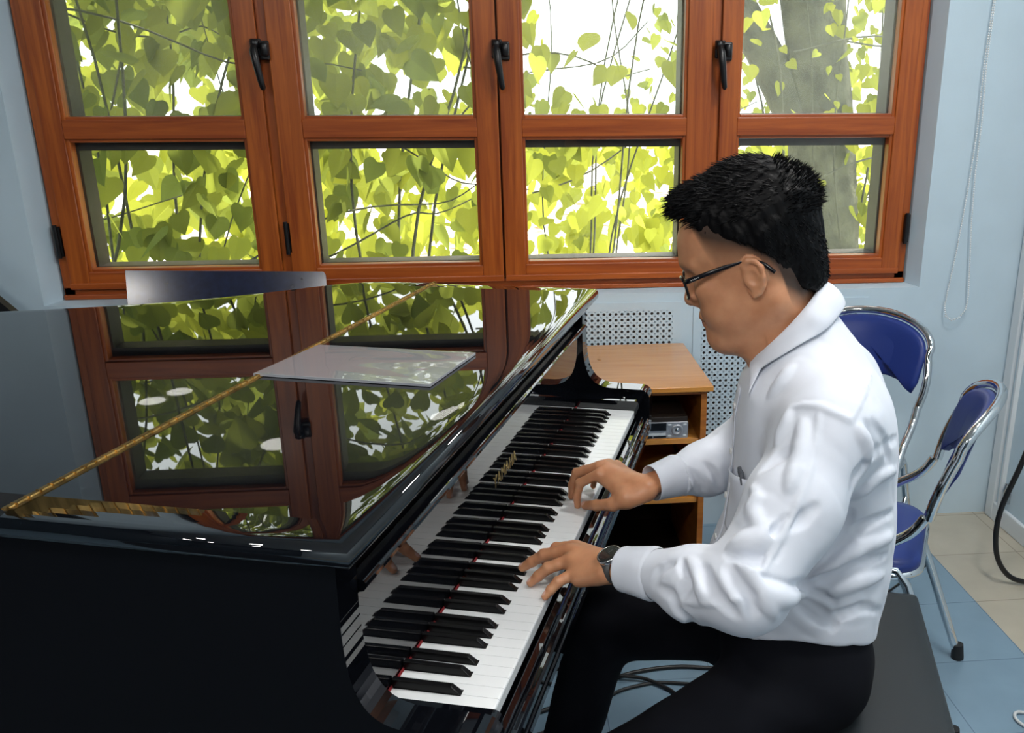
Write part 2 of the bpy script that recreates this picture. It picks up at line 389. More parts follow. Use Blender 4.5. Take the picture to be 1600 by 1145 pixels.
for i in range(4):
    x0, x1 = SB[i]; p0, p1 = PX[i]
    mb = MB()
    yA, yB = YF-.010, YF+.035
    # stiles, rails and the middle rail
    bd = .010
    for ya, b in ((yA, bd), (yA+.009, 0)):
        mb.box(x0, p0-b, ya, yB, SZ0, SZ1, 0); mb.box(p1+b, x1, ya, yB, SZ0, SZ1, 0)
        mb.box(p0-b, p1+b, ya, yB, SZ0, PZ[0][0]-b, 1); mb.box(p0-b, p1+b, ya, yB, PZ[0][1]+b, PZ[1][0]-b, 1)
        mb.box(p0-b, p1+b, ya, yB, PZ[1][1]+b, PZ[2][0]-b, 1); mb.box(p0-b, p1+b, ya, yB, PZ[2][1]+b, SZ1, 1)
    # second shallow step round the sash bottom, as moulded
    mb.box(x0, x1, yA-.006, yA+.002, SZ0, SZ0+.020, 1)
    w = tag(mb.build('window_%d' % (i+1), [M['wood_v'], M['wood_h']], bevel=0.0025), kind='structure')
    # dark outside half of the sash behind the glass
    s = .005
    l, r = (p0+s, p1) if hinge_side[i] == 0 else (p0, p1-s)
    db = MB()
    for (z0, z1, top) in ((PZ[0][0], PZ[0][1], .026), (PZ[1][0], PZ[1][1], .030), (PZ[2][0], PZ[2][1], .03)):
        db.box(p0-.03, l, yB+.006, 3.178, z0-.02, z1+.02); db.box(r, p1+.03, yB+.006, 3.178, z0-.02, z1+.02)
        db.box(p0-.03, p1+.03, yB+.006, 3.178, z1-top, z1+.03); db.box(p0-.03, p1+.03, yB+.006, 3.178, z0-.03, z0+.001)
    db.build('outer_frame', M['dark_frame'], w)
    for j, (z0, z1) in enumerate(PZ):
        pb = MB().box(p0-.008, p1+.008, yB-.014, yB-.009, z0-.008, z1+.008)
        pb.build('pane', M['pane_low' if j == 0 else ('pane_mid' if i == 3 else 'pane_up')], w)
    if i < 3: handle(w, [-0.776, -0.045, 0.664][i], 1.628)
    # black hinge
    hx = [-1.462, -0.748, None, 1.343][i]
    if hx is not None:
        hb = MB().tube([(hx, YF-.012, 1.015), (hx, YF-.012, 1.120)], .007, 12); hb.box(hx-.006, hx+.012, YF-.010, YF-.002, 1.02, 1.115)
        hb.build('hinge', M['black_metal'], w)

# ------------------------------------------------------------------ perforated acoustic panels on the wall
def perforated(name, label, x0, z1, nx, nz, pitch=0.0205):
    mb = MB(); r = 0.0052; yf = WY1-.004; d = 0.0035; n = 12; mg = .03
    W_, H_ = nx*pitch, nz*pitch
    for i in range(nx):
        for k in range(nz):
            cx = x0+(i+.5)*pitch; cz = z1-(k+.5)*pitch; h = pitch/2
            sq = []
            for j in range(n):
                t = 2*PI*j/n; c, s = math.cos(t), math.sin(t); q = h/max(abs(c), abs(s)); sq.append((cx+q*c, yf, cz+q*s))
            ci = [(cx+r*math.cos(2*PI*j/n), yf, cz+r*math.sin(2*PI*j/n)) for j in range(n)]
            cb = [(x, yf+d, z) for x, y, z in ci]
            mb.add(sq+ci+cb, [(j, (j+1) % n, n+(j+1) % n, n+j) for j in range(n)]+[(n+j, n+(j+1) % n, 2*n+(j+1) % n, 2*n+j) for j in range(n)])
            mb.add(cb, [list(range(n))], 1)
    # plain margin round the holes
    X0, X1, Z0, Z1 = x0, x0+W_, z1-H_, z1
    for (a, b, c, d2) in ((X0-mg, X0, Z0-mg, Z1+mg), (X1, X1+mg, Z0-mg, Z1+mg), (X0, X1, Z1, Z1+mg), (X0, X1, Z0-mg, Z0)):
        mb.box(a, b, yf, WY1-.0005, c, d2)
    o = mb.build(name, [M['wall'], M['cab_dark']])
    return tag(o, label, 'perforated panel', 'perforated panels on the window wall')
perforated('perforated_panel', 'pale blue perforated wall panel behind the wooden cabinet', -0.095, 0.812, 30, 25)
perforated('perforated_panel', 'pale blue perforated wall panel between the cabinet and the seated man', 0.622, 0.812, 27, 25)

# ------------------------------------------------------------------ right side: white framed door
mb = MB()
dy0, dy1, dz = 1.9, 2.965, 2.1
mb.box(WX1-.03, WX1-.0005, dy1-.05, dy1, 0, dz); mb.box(WX1-.03, WX1-.0005, dy0, dy0+.05, 0, dz); mb.box(WX1-.03, WX1-.0005, dy0+.05, dy1-.05, dz-.05, dz)
mb.box(WX1-.03, WX1-.0005, dy0+.05, dy1-.05, 0, .07)
dr = struct(mb.build('door_1', M['white_trim'], bevel=.004))
MB().box(WX1-.018, WX1-.004, dy0+.05, dy1-.05, .07, dz-.05).build('door_panel', M['wall'], dr)
MB().box(WX1-.034, WX1-.018, dy1-.095, dy1-.085, .07, dz-.05).build('door_bead', M['white_trim'], dr)
lt = MB().tube([(WX1-.03, 2.84, .12), (WX1-.036, 2.84, .15), (WX1-.03, 2.84, .175)], .008, 8).box(WX1-.032, WX1-.018, 2.825, 2.855, .10, .14)
lt.build('door_catch', M['steel'], dr)

# ------------------------------------------------------------------ ceiling lights
def lamp(x, y, r, label, s):
    t = thing('ceiling_light', label, 'light', (x, y, CZ), 0, 'round ceiling lights')
    MB().lathe((0, 0, -.0305), (0, 0, 1), [(r*.9, 0), (r*1.12, .004), (r*1.12, .030)], 32).build('housing', M['white_trim'], t)
    MB().lathe((0, 0, -.036), (0, 0, 1), [(r*.6, 0), (r*.88, .002), (r*.9, .005)], 32).build('diffuser', s, t)
LS = emit('lamp_glow', (1.0, 0.97, 0.93, 1), 108)
for (x, y, r) in [(-2.0, -1.9, .16), (-0.3, -1.9, .16), (1.1, -1.6, .16), (-2.93, -.97, .11), (-0.55, -0.35, .16), (1.1, 0.95, .15), (-2.80, -1.20, .11), (1.15, 1.75, .15), (-1.7, .1, .13)]:
    lamp(x, y, r, 'round ceiling light of the practice room', LS)
# ------------------------------------------------------------------ grand piano; local frame x = towards the player, y = bass to treble
PO = (-0.194, 1.0511); PHI = -0.2787
KL = 1.2225
piano = thing('grand_piano', 'black polished grand piano with closed lid and open keyboard', 'piano', (PO[0], PO[1], 0), PHI)
BX = M['piano']
BT = -0.128; TR = 1.352; FR = 0.032     # lid extents: bass side, treble side, front
# lid outline (x = b, y = a), counter-clockwise seen from above
def bez(p0, p1, p2, p3, n):
    return [tuple((1-t)**3*a+3*(1-t)**2*t*b+3*(1-t)*t*t*c+t**3*d for a, b, c, d in zip(p0, p1, p2, p3)) for t in [i/n for i in range(n+1)]]
curve = bez((-0.50, TR), (-0.66, TR), (-0.70, 1.27), (-0.80, 1.17), 14)[:-1] + bez((-0.80, 1.17), (-1.00, 0.96), (-1.20, 0.90), (-1.42, 0.80), 14)[:-1] + bez((-1.42, 0.80), (-1.80, 0.62), (-1.86, 0.40), (-1.86, 0.24), 14)[:-1] + bez((-1.86, 0.24), (-1.86, -0.02), (-1.76, BT), (-1.55, BT), 14)
outline = [(FR, BT), (FR, TR)] + curve
def inset(poly, d):
    n = len(poly); out = []
    for i in range(n):
        p0, p1, p2 = [np.array(poly[j % n]) for j in (i-1, i, i+1)]
        e1 = (p1-p0)/np.linalg.norm(p1-p0); e2 = (p2-p1)/np.linalg.norm(p2-p1)
        n1 = np.array([-e1[1], e1[0]]); n2 = np.array([-e2[1], e2[0]])
        k = 1+n1@n2; out.append(tuple(p1+(n1+n2)*d/max(k, .2)))
    return out
LZ = 1.0225
prof = [(.006, LZ-.029), (.0015, LZ-.0275), (0, LZ-.023), (.0, LZ-.0150), (.0012, LZ-.0092), (.0028, LZ-.0056), (.0052, LZ-.0033), (.0085, LZ-.0020), (.014, LZ-.00105), (.022, LZ-.00045), (.034, LZ-.00012), (.046, LZ-.00002), (.056, LZ), (.062, LZ)]
def lid_mesh():
    mb = MB(); n = len(outline)
    rings = [[(x, y, z) for x, y in inset(outline, d)] for d, z in prof]
    v = [p for r in rings for p in r]
    mb.add(v, [(i*n+j, i*n+(j+1) % n, (i+1)*n+(j+1) % n, (i+1)*n+j) for i in range(len(prof)-1) for j in range(n)], 0, True)
    mb.add(rings[-1], [list(range(n))], 0, False)
    mb.add(rings[0], [list(range(n))[::-1]], 0, False)
    return mb
HB = -0.419
for nm, side in (('front_lid', 1), ('main_lid', -1)):
    o = lid_mesh().build(nm, BX, piano)
    bm = bmesh.new(); bm.from_mesh(o.data)
    bmesh.ops.remove_doubles(bm, verts=bm.verts, dist=1e-6)
    g = bm.verts[:]+bm.edges[:]+bm.faces[:]
    r = bmesh.ops.bisect_plane(bm, geom=g, plane_co=(HB+.0015*side, 0, 0), plane_no=(side, 0, 0), clear_inner=True)
    ed = [e for e in bm.edges if len(e.link_faces) == 1]
    if ed: bmesh.ops.holes_fill(bm, edges=ed, sides=0)
    bm.to_mesh(o.data); bm.free()
hg = MB().tube([(HB, BT+.02, LZ+.0005), (HB, TR-.02, LZ+.0005)], .0036, 8)
for i in range(74): hg.box(HB-.0042, HB+.0042, BT+.03+i*.0197, BT+.0315+i*.0197, LZ-.002, LZ+.0043)
hg.box(HB-.009, HB+.009, BT+.02, TR-.02, LZ-.004, LZ+.0012)
hg.build('piano_hinge', M['brass'], piano)
# rim (case)
mb = MB()
ro = inset(outline, .020); ro = [(min(x, -.03), y) for x, y in ro]; n = len(ro)
mb.add([(x, y, z) for z in (.665, LZ-.029) for x, y in ro], [(j, (j+1) % n, n+(j+1) % n, n+j) for j in range(n)], 0, False)
mb.add([(x, y, LZ-.029) for x, y in ro], [list(range(n))]); mb.add([(x, y, .665) for x, y in ro], [list(range(n))[::-1]])
rim = mb.build('case_rim', BX, piano)
for i, f in enumerate(rim.data.polygons):
    if len(f.vertices) == 4: f.use_smooth = True
rim.modifiers.new('w', 'EDGE_SPLIT').split_angle = math.radians(35)
# arms (cheeks): swan-neck profile, extruded
def arc(c, r, t0, t1, n): return [(c[0]+r*math.cos(math.radians(t0+(t1-t0)*i/n)), c[1]+r*math.sin(math.radians(t0+(t1-t0)*i/n))) for i in range(n+1)]
arm = [(.004, LZ-.030)] + bez((.003, .930), (.002, .835), (.008, .772), (.078, .770), 16) + [(.152, .769)] + arc((.1565, .744), .0255, 88, 0, 8) + [(.182, .70), (.180, .640), (-.0302, .640), (-.0302, LZ-.030)]
for y0, y1 in ((BT+.020, -.058), (KL+.058, TR-.020)):
    mb = MB().extrude([(x, y0, z) for x, z in arm], (0, y1-y0, 0))
    a = mb.build('arm', BX, piano, bevel=.004, seg=3)
# key blocks between arms and keys
for y0, y1, zt in ((-.0575, -.002, .733), (KL+.002, KL+.0575, .755)):
    mb = MB().extrude([(x, y0, z) for x, z in [(-.003, .64), (-.003, zt), (.150, zt)] + arc((.150, zt-.012), .012, 90, 0, 6) + [(.162, .64)]], (0, y1-y0, 0))
    k = mb.build('key_block', BX, piano, bevel=.003, seg=3)
    MB().lathe((.118, (y0+y1)/2, zt-.0002), (0, 0, 1), [(.004, 0), (.0038, .0012), (.002, .0016)], 14).build('screw', M['steel'], k)
# keybed, key slip, front rail, toe rail
MB().box(-.55, .150, BT+.021, TR-.021, .600, .664).build('keybed', BX, piano, bevel=.003)
ks = MB().extrude([(x, -.0575, z) for x, z in [(.1535, .652), (.1535, .704), (.157, .708), (.168, .708), (.170, .703), (.1705, .695), (.178, .694), (.181, .690), (.181, .674), (.184, .672), (.185, .668), (.185, .655), (.183, .652)]], (0, KL+.115, 0))
ks.build('key_slip', BX, piano, bevel=.0015)
MB().box(-.029, -.020, BT+.022, TR-.022, .73, LZ-.030).build('front_board', M['piano_in'], piano)
# fallboard standing open behind the keys
fb = MB().extrude([(x, -.056, z) for x, z in [(-.019, .7345), (-.004, .7345), (-.004, .918)] + [(.000, .9225), (.010, .925), (.0135, .930), (.0135, .936), (.010, .940), (.000, .941), (-.012, .938), (-.019, .930)]], (0, KL+.112, 0))
fall = fb.build('fallboard', BX, piano, bevel=.0012)
MB().box(-.0039, -.0008, 0, KL, .7290, .7325).build('name_felt', M['felt'], piano)
MB().tube([(.0015, 0, .9322), (.0015, 0.02, .9322)], .0001, 3).v if False else None
# gilt lettering
tc = bpy.data.curves.new('t', 'FONT'); tc.body = 'YAMAHA'; tc.size = .034; tc.extrude = .0004; tc.align_x = 'CENTER'; tc.space_character = 1.12
to = bpy.data.objects.new('t', tc); C.objects.link(to)
dg = bpy.context.evaluated_depsgraph_get(); tm = bpy.data.meshes.new_from_object(to.evaluated_get(dg)); bpy.data.objects.remove(to)
let = bpy.data.objects.new('lettering', tm); C.objects.link(let); let.parent = piano; tm.materials.clear(); tm.materials.append(M['gold'])
let.rotation_euler = (PI/2, 0, PI/2); let.location = (-.0036, .585, .809)
# keys
wk = MB()
W_ = .0235
wkm = MB().extrude([(-.003, 0, .712), (.1495, 0, .709), (.1503, 0, .7115), (.1503, 0, .727), (.1492, 0, .7296), (.147, 0, .73), (-.003, 0, .73)], (0, W_-.0007, 0)).build('white_key', M['ivory'], piano, bevel=.0006)
PRESS = {17: .006, 18: .004, 12: .007, 27: .008, 26: .006}
names = 'ABCDEFG'
bkm = None
for i in range(52):
    o = wkm if i == 0 else wkm.copy()
    if i: C.objects.link(o)
    o.location = (0, i*W_+.00035, 0)
    nm = names[i % 7]
    if i < 51 and nm in 'ACDFG':
        off = {'A': .0028, 'C': -.0022, 'D': .0022, 'F': -.0028, 'G': 0}[nm]
        if bkm is None:
            b = MB(); x0, x1 = -.003, .0955; y = .0057; yt = .0046
            v = [(x0, -y, .7305), (x0, y, .7305), (x1, y, .7305), (x1, -y, .7305), (x0, -yt, .7425), (x0, yt, .7425), (x1-.0125, yt, .7418), (x1-.0125, -yt, .7418), (x1-.0028, y*.95, .7335), (x1-.0028, -y*.95, .7335)]
            b.add(v, [(3, 2, 1, 0), (4, 7, 6, 5), (0, 4, 5, 1), (0, 3, 9, 7, 4), (1, 5, 6, 8, 2), (7, 9, 8, 6), (9, 3, 2, 8)])
            bkm = b.build('black_key', M['ebony'], piano, bevel=.0013, seg=3); ob = bkm
        else:
            ob = bkm.copy(); C.objects.link(ob)
        ob.location = (0, (i+1)*W_+off, 0)
# legs and pedal lyre
def leg(x, y, nm='leg'):
    mb = MB()
    for z0, z1, r0, r1 in ((.0, .03, .028, .028), (.03, .54, .040, .052), (.54, .60, .062, .062)):
        mb.add([(x+sx*r, y+sy*r, z) for z, r in ((z0, r0), (z1, r1)) for sx, sy in ((-1, -1), (1, -1), (1, 1), (-1, 1))], [(0, 3, 2, 1), (4, 5, 6, 7), (0, 1, 5, 4), (1, 2, 6, 5), (2, 3, 7, 6), (3, 0, 4, 7)])
    o = mb.build('leg', BX, piano, bevel=.003); return o
leg(-.14, .0); leg(-.14, KL); leg(-1.5, .25)
for o_x, o_y in ((-1.5, .25),): MB().box(o_x-.07, o_x+.07, o_y-.07, o_y+.07, .60, .667).build('leg_plate', BX, piano)
ly = MB().box(-.28, -.20, .50, .72, .10, .15).box(-.26, -.22, .53, .56, .15, .602).box(-.26, -.22, .66, .69, .15, .602).build('pedal_lyre', BX, piano, bevel=.004)
for k in range(3): MB().tube([(-.2, .545+.065*k, .115), (-.12, .545+.065*k, .110), (-.085, .545+.065*k, .100)], [.008, .011, .010], 8, flat=(.5, 1)).build('pedal', M['brass'], ly)
def PL(b, a, z):   # piano-local to world
    return (PO[0]+math.cos(PHI)*b-math.sin(PHI)*a, PO[1]+math.sin(PHI)*b+math.cos(PHI)*a, z)

# grey card lying on the lid
t = thing('document_sleeve', 'grey card in a shiny clear sleeve lying on the piano lid', 'document', PL(-.255, .555, LZ+.001), PHI)
q = [(-.4285, .455), (-.0905, .4475), (-.078, .660), (-.408, .663)]
q = [(x+.255, y-.555) for x, y in q]
mb = MB().extrude([(x, y, 0) for x, y in q], (0, 0, .0042)); mb.build('card', M['sheet'], t, bevel=.0008)
gm = []
for i in range(30):
    row = []
    for j in range(22):
        u, v = i/29, j/21
        p = (1-u)*(1-v)*np.array(q[0])+u*(1-v)*np.array(q[1])+u*v*np.array(q[2])+(1-u)*v*np.array(q[3])
        ee = min(u, 1-u, v, 1-v)
        z = .0052+.0022*min(1, ee*9)*(max(0, u-.35)**.7)*(1+.8*math.sin(7*u+5*v+2*math.sin(6*v))*math.sin(9*v+3*u))
        row.append((p[0], p[1], z))
    gm.append(row)
MB().grid(gm).build('clear_sleeve', glass('clear_film', (0.97, .97, .97, 1), ior=1.6), t)
# ------------------------------------------------------------------ outside: ground, tree, vines
def ground_mat():
    m, nt, out = new_mat('leaf_litter_ground')
    b = nt.nodes.new('ShaderNodeBsdfDiffuse'); tc = nt.nodes.new('ShaderNodeTexCoord')
    v = nt.nodes.new('ShaderNodeTexVoronoi'); v.inputs['Scale'].default_value = 6; nt.links.new(tc.outputs['Object'], v.inputs['Vector'])
    r = nt.nodes.new('ShaderNodeValToRGB'); r.color_ramp.interpolation = 'LINEAR'
    r.color_ramp.elements[0].color = (.85, .82, .78, 1); r.color_ramp.elements[1].color = (.16, .11, .06, 1)
    r.color_ramp.elements[0].position = .25; r.color_ramp.elements[1].position = .95
    s = nt.nodes.new('ShaderNodeSeparateColor'); nt.links.new(v.outputs['Color'], s.inputs[0]); nt.links.new(s.outputs[0], r.inputs[0])
    nt.links.new(r.outputs[0], b.inputs[0]); nt.links.new(b.outputs[0], out.inputs[0]); return m
struct(MB().box(-30, 30, 3.25, 45, -.35, -.25).build('ground', ground_mat()))

def leaf_verts(s, fold):
    """heart-shaped leaf, tip along -z, stalk at the origin"""
    half = [(0, 0), (.20, .10), (.38, .06), (.50, -.14), (.47, -.38), (.32, -.64), (.14, -.88), (0, -1.08)]
    v = []; f = []
    for sgn in (1, -1):
        o = len(v)
        for x, z in half: v.append((sgn*x*s, abs(x)*s*fold, z*s))
        o2 = len(v)
        k = len(half)
        # midrib points
        for z in (0, -.1, -.2, -.35, -.5, -.7, -.9, -1.08): v.append((0, 0, z*s))
        for i in range(k-1):
            q = (o+i, o+i+1, o2+i+1, o2+i)
            f.append(q if sgn < 0 else q[::-1])
    return v, f
def vine(name, label, specs, stems, seed, cat='plant'):
    """specs: list of (x0,x1,y0,y1,z0,z1,count,size0,size1,tone0,tone1)"""
    r = random.Random(seed)
    V = []; Fc = []; T = []
    for (x0, x1, y0, y1, z0, z1, cnt, s0, s1, t0, t1) in specs:
        k = 0
        # clustered sprays
        cl = [(r.uniform(x0, x1), r.uniform(y0, y1), r.uniform(z0, z1)) for _ in range(max(4, cnt//11))]
        while k < cnt:
            if r.random() < .65:
                c = r.choice(cl); p = [c[0]+r.gauss(0, .16), c[1]+r.gauss(0, .16), c[2]+r.gauss(0, .13)]
            else: p = [r.uniform(x0, x1), r.uniform(y0, y1), r.uniform(z0, z1)]
            if p[1] < 3.42: p[1] = 3.42+r.random()*.3
            s = r.uniform(s0, s1); v, f = leaf_verts(s, r.uniform(-.25, .45))
            R = Euler((r.gauss(-.35, .45), r.gauss(0, .35), r.gauss(0, .75))).to_matrix()
            o = len(V); tn = r.uniform(t0, t1)
            for q in v:
                w = R @ Vector(q); V.append((p[0]+w.x, p[1]+w.y, p[2]+w.z)); T.append(tn)
            Fc += [[o+i for i in ff] for ff in f]; k += 1
    root = thing(name, label, cat, (0, 0, 0))
    o = mesh_obj('leaves', V, Fc, M['leaf'], root, smooth=False)
    a = o.data.attributes.new('tone', 'FLOAT', 'POINT'); a.data.foreach_set('value', np.array(T, F32))
    mb = MB()
    for (p, q, rad) in stems:
        p, q = np.array(p, float), np.array(q, float); pts = []
        for i in range(15):
            t = i/14; w = p*(1-t)+q*t
            pts.append(w+np.array([.10*math.sin(5*t+p[0]*7)*math.sin(PI*t), .06*math.sin(4*t+p[2]*5), .07*math.sin(6*t+q[0]*9)*math.sin(PI*t)]))
        mb.tube(pts, [rad*(1-.5*i/14) for i in range(15)], 6)
    if stems: mb.build('stems', M['bark'], root)
    return root
rs = random.Random(3)
def stems(x0, x1, y0, y1, n, rad=.006):
    L = []
    for i in range(n):
        x = rs.uniform(x0, x1); y = rs.uniform(y0, y1); L.append(((x, y, -.25), (x+rs.uniform(-.9, .9), y+rs.uniform(-.2, .2), rs.uniform(1.9, 3.0)), rad*rs.uniform(.6, 1.5)))
        if i % 2 == 0:
            z = rs.uniform(.8, 2.0); L.append(((x-.5, y, z), (x+rs.uniform(.3, .8), y, z+rs.uniform(-.3, .6)), rad*.8))
    return L
vine('vine', 'leafy vine with big heart-shaped leaves outside the leftmost window',
     [(-2.6, -.95, 3.5, 4.2, .25, 3.1, 620, .08, .13, 0.0, .5), (-2.6, -.95, 3.7, 4.4, 1.4, 3.0, 260, .08, .13, .1, .6), (-2.7, -.9, 3.8, 5.0, 2.1, 4.0, 420, .08, .13, .1, .8), (-2.8, -1.0, 4.3, 5.6, .0, 3.2, 560, .09, .14, .25, .9)], stems(-2.3, -1.0, 3.6, 4.3, 12), 11)
vine('vine', 'leafy vine with heart-shaped leaves outside the second window from the left',
     [(-1.0, -.05, 3.5, 4.3, .25, 3.1, 360, .075, .125, .05, .55), (-1.2, -.3, 3.9, 4.8, 1.3, 3.0, 160, .08, .12, .2, .7), (-1.2, .3, 3.8, 5.0, 2.1, 4.0, 380, .08, .13, .1, .8), (-1.2, 0.1, 4.4, 5.8, .0, 2.3, 420, .08, .13, .35, 1)], stems(-.95, -.1, 3.6, 4.4, 7), 12)
vine('vine', 'sparse yellow-green vine outside the third window from the left',
     [(-.05, 1.1, 4.4, 5.6, .0, 1.5, 290, .055, .10, .35, 1), (.0, .95, 3.7, 4.4, 1.2, 3.0, 90, .07, .11, .2, .8), (.75, 1.0, 3.8, 4.6, .5, 3.0, 90, .06, .09, .2, .9)], stems(.0, .9, 4.2, 5.0, 6), 13)
vine('vine', 'thin creeper hanging around the tree trunk outside the rightmost window',
     [(1.35, 2.0, 5.2, 5.6, .9, 2.6, 60, .045, .075, .3, .8), (2.1, 3.2, 5.6, 7.0, -.2, 3.6, 900, .07, .11, .15, .8), (1.0, 2.4, 6.5, 8.0, -.2, 3.4, 420, .07, .10, .1, .6)], stems(2.1, 3.0, 5.4, 6.4, 16, .008), 14)
# tree
tr = thing('tree', 'grey-green tree trunk outside the rightmost window', 'tree', (1.9, 6.0, -.25))
mb = MB(); pts = []; rr = []
for i in range(22):
    t = i/21; z = t*4.6; pts.append((.27-.58*t+.03*math.sin(5*t), .02*math.sin(7*t), z)); rr.append(.225-.03*min(1, t*2.5)+.10*max(0, .1-t)*8)
mb.tube(pts, rr, 26)
mb.v = [(x+.016*math.sin(9*math.atan2(y, x-.2)+3*z), y+.016*math.cos(7*math.atan2(y, x-.2)+4*z), z) for x, y, z in mb.v]
tk = mb.build('trunk', M['bark'], tr)
MB().tube([(-.02, 0, 1.55), (-.30, .05, 2.05), (-.75, .10, 2.75), (-1.2, .1, 3.4)], [.13, .115, .10, .08], 14).build('branch', M['bark'], tr)
# far hedge beyond the tree
vine('hedge', 'pale sunlit hedge far behind the vines', [(-5, 4.5, 8.5, 10.0, -.3, 1.1, 500, .16, .30, .35, .9), (-5.0, -1.2, 7.5, 9.5, 0.5, 3.4, 430, .2, .3, .1, .7)], [], 15, 'hedge')
# ------------------------------------------------------------------ board leaning on the wall behind the piano
t = thing('panel_board', 'glossy dark blue board standing against the wall behind the piano', 'board', (-.872, 2.635, 0))
mb = MB()
o_ = [(-.300, .0), (.292, .0), (.292, 1.002), (.285, 1.012), (-.30, 1.040)]
mb.extrude([(x, -.0, z) for x, z in o_], (0, .018, 0)); b = mb.build('board', M['board'], t, bevel=.002); b.rotation_euler = (-.285, 0, .125)
# dark sloping lid at the far left
t = thing('music_stand', 'black sloping desk of a music stand at the far left edge', 'stand', (-1.62, 2.62, 0))
MB().add([(-.10, .07, 1.205), (.20, .07, .882), (.20, .10, .882), (-.10, .10, 1.205), (-.10, .07, 1.0), (.20, .07, .75), (.20, .10, .75), (-.10, .10, 1.0)], [(0, 1, 2, 3), (4, 7, 6, 5), (0, 4, 5, 1), (3, 2, 6, 7), (0, 3, 7, 4), (1, 5, 6, 2)]).build('desk', M['piano_in'], t)
MB().tube([(-.02, 0, .05), (-.02, 0, .8), (-.01, .07, .96)], .012, 10).build('pole', M['black_metal'], t)
for k in range(3):
    an = k*2*PI/3; MB().tube([(-.02, 0, .12), (-.02+.22*math.cos(an), .22*math.sin(an), .012)], .009, 8).build('leg', M['black_metal'], t)

# ------------------------------------------------------------------ wooden cabinet with open shelves
cab = thing('cabinet', 'wooden cabinet with open shelves and scuffed top by the wall', 'cabinet', (.25, 2.70, 0))
cx0, cx1, cy0, cy1, ct = -.30, .307, -.235, .262, .70
MB().box(cx0, cx1, cy0, cy1, ct-.017, ct).build('top', [M['cab_wood']], cab, bevel=.0025)
for x in (cx0+.015, cx1-.033): MB().box(x, x+.018, cy0+.018, cy1-.002, 0, ct-.0175).build('side_panel', M['cab_edge'], cab, bevel=.001)
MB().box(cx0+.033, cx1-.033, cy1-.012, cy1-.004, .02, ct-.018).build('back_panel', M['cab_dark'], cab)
MB().box(cx0+.0335, cx1-.0335, cy0+.022, cy0+.034, ct-.030, ct-.0178).build('rail', M['cab_edge'], cab)
for z, dep in ((.512, .030), (.318, .030)): MB().box(cx0+.0335, cx1-.0335, cy0+dep, cy1-.013, z, z+.016).build('shelf', M['cab_wood'], cab, bevel=.001)
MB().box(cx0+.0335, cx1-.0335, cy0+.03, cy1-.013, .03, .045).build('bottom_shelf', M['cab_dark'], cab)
MB().lathe((-.0, .08, ct), (0, 0, 1), [(.006, 0), (.006, .0006), (.004, .0008)], 14).build('stain', P('orange_stain', (.45, .17, .01, 1), .3), cab)
# compact player on the shelf
pl = thing('compact_player', 'small silver and black media player on the cabinet shelf', 'media player', (.425, 2.50, .529))
MB().box(-.066, .066, .0065, .165, 0, .066).build('body', M['cab_dark'], pl, bevel=.003)
MB().box(-.066, .066, 0, .006, 0, .052).build('front_panel', M['silver'], pl, bevel=.002)
MB().box(-.064, .000, -.0012, -.0001, .026, .049).build('display', M['lcd'], pl)
MB().box(-.064, -.002, -.001, -.0001, .010, .017).build('disc_slot', M['white_trim'], pl)
MB().box(-.060, -.042, -.001, -.0001, .002, .009).box(-.038, .0, -.001, -.0001, .003, .008).build('port_strip', M['lcd'], pl)
d = MB().lathe((.033, -.0001, .026), (0, -1, 0), [(.0175, 0), (.0175, .002), (.0155, .003), (.0085, .003), (.008, .0015)], 28).build('dial', M['silver'], pl)
MB().lathe((.033, -.0016, .026), (0, -1, 0), [(.0065, 0), (.006, .002), (.003, .0026)], 20).build('centre_button', M['steel'], d)
for x, z in ((.010, .043), (.056, .043), (.010, .008), (.056, .008)): MB().box(x-.005, x+.005, -.0015, -.0001, z-.0022, z+.0022).build('button', M['white_trim'], pl)

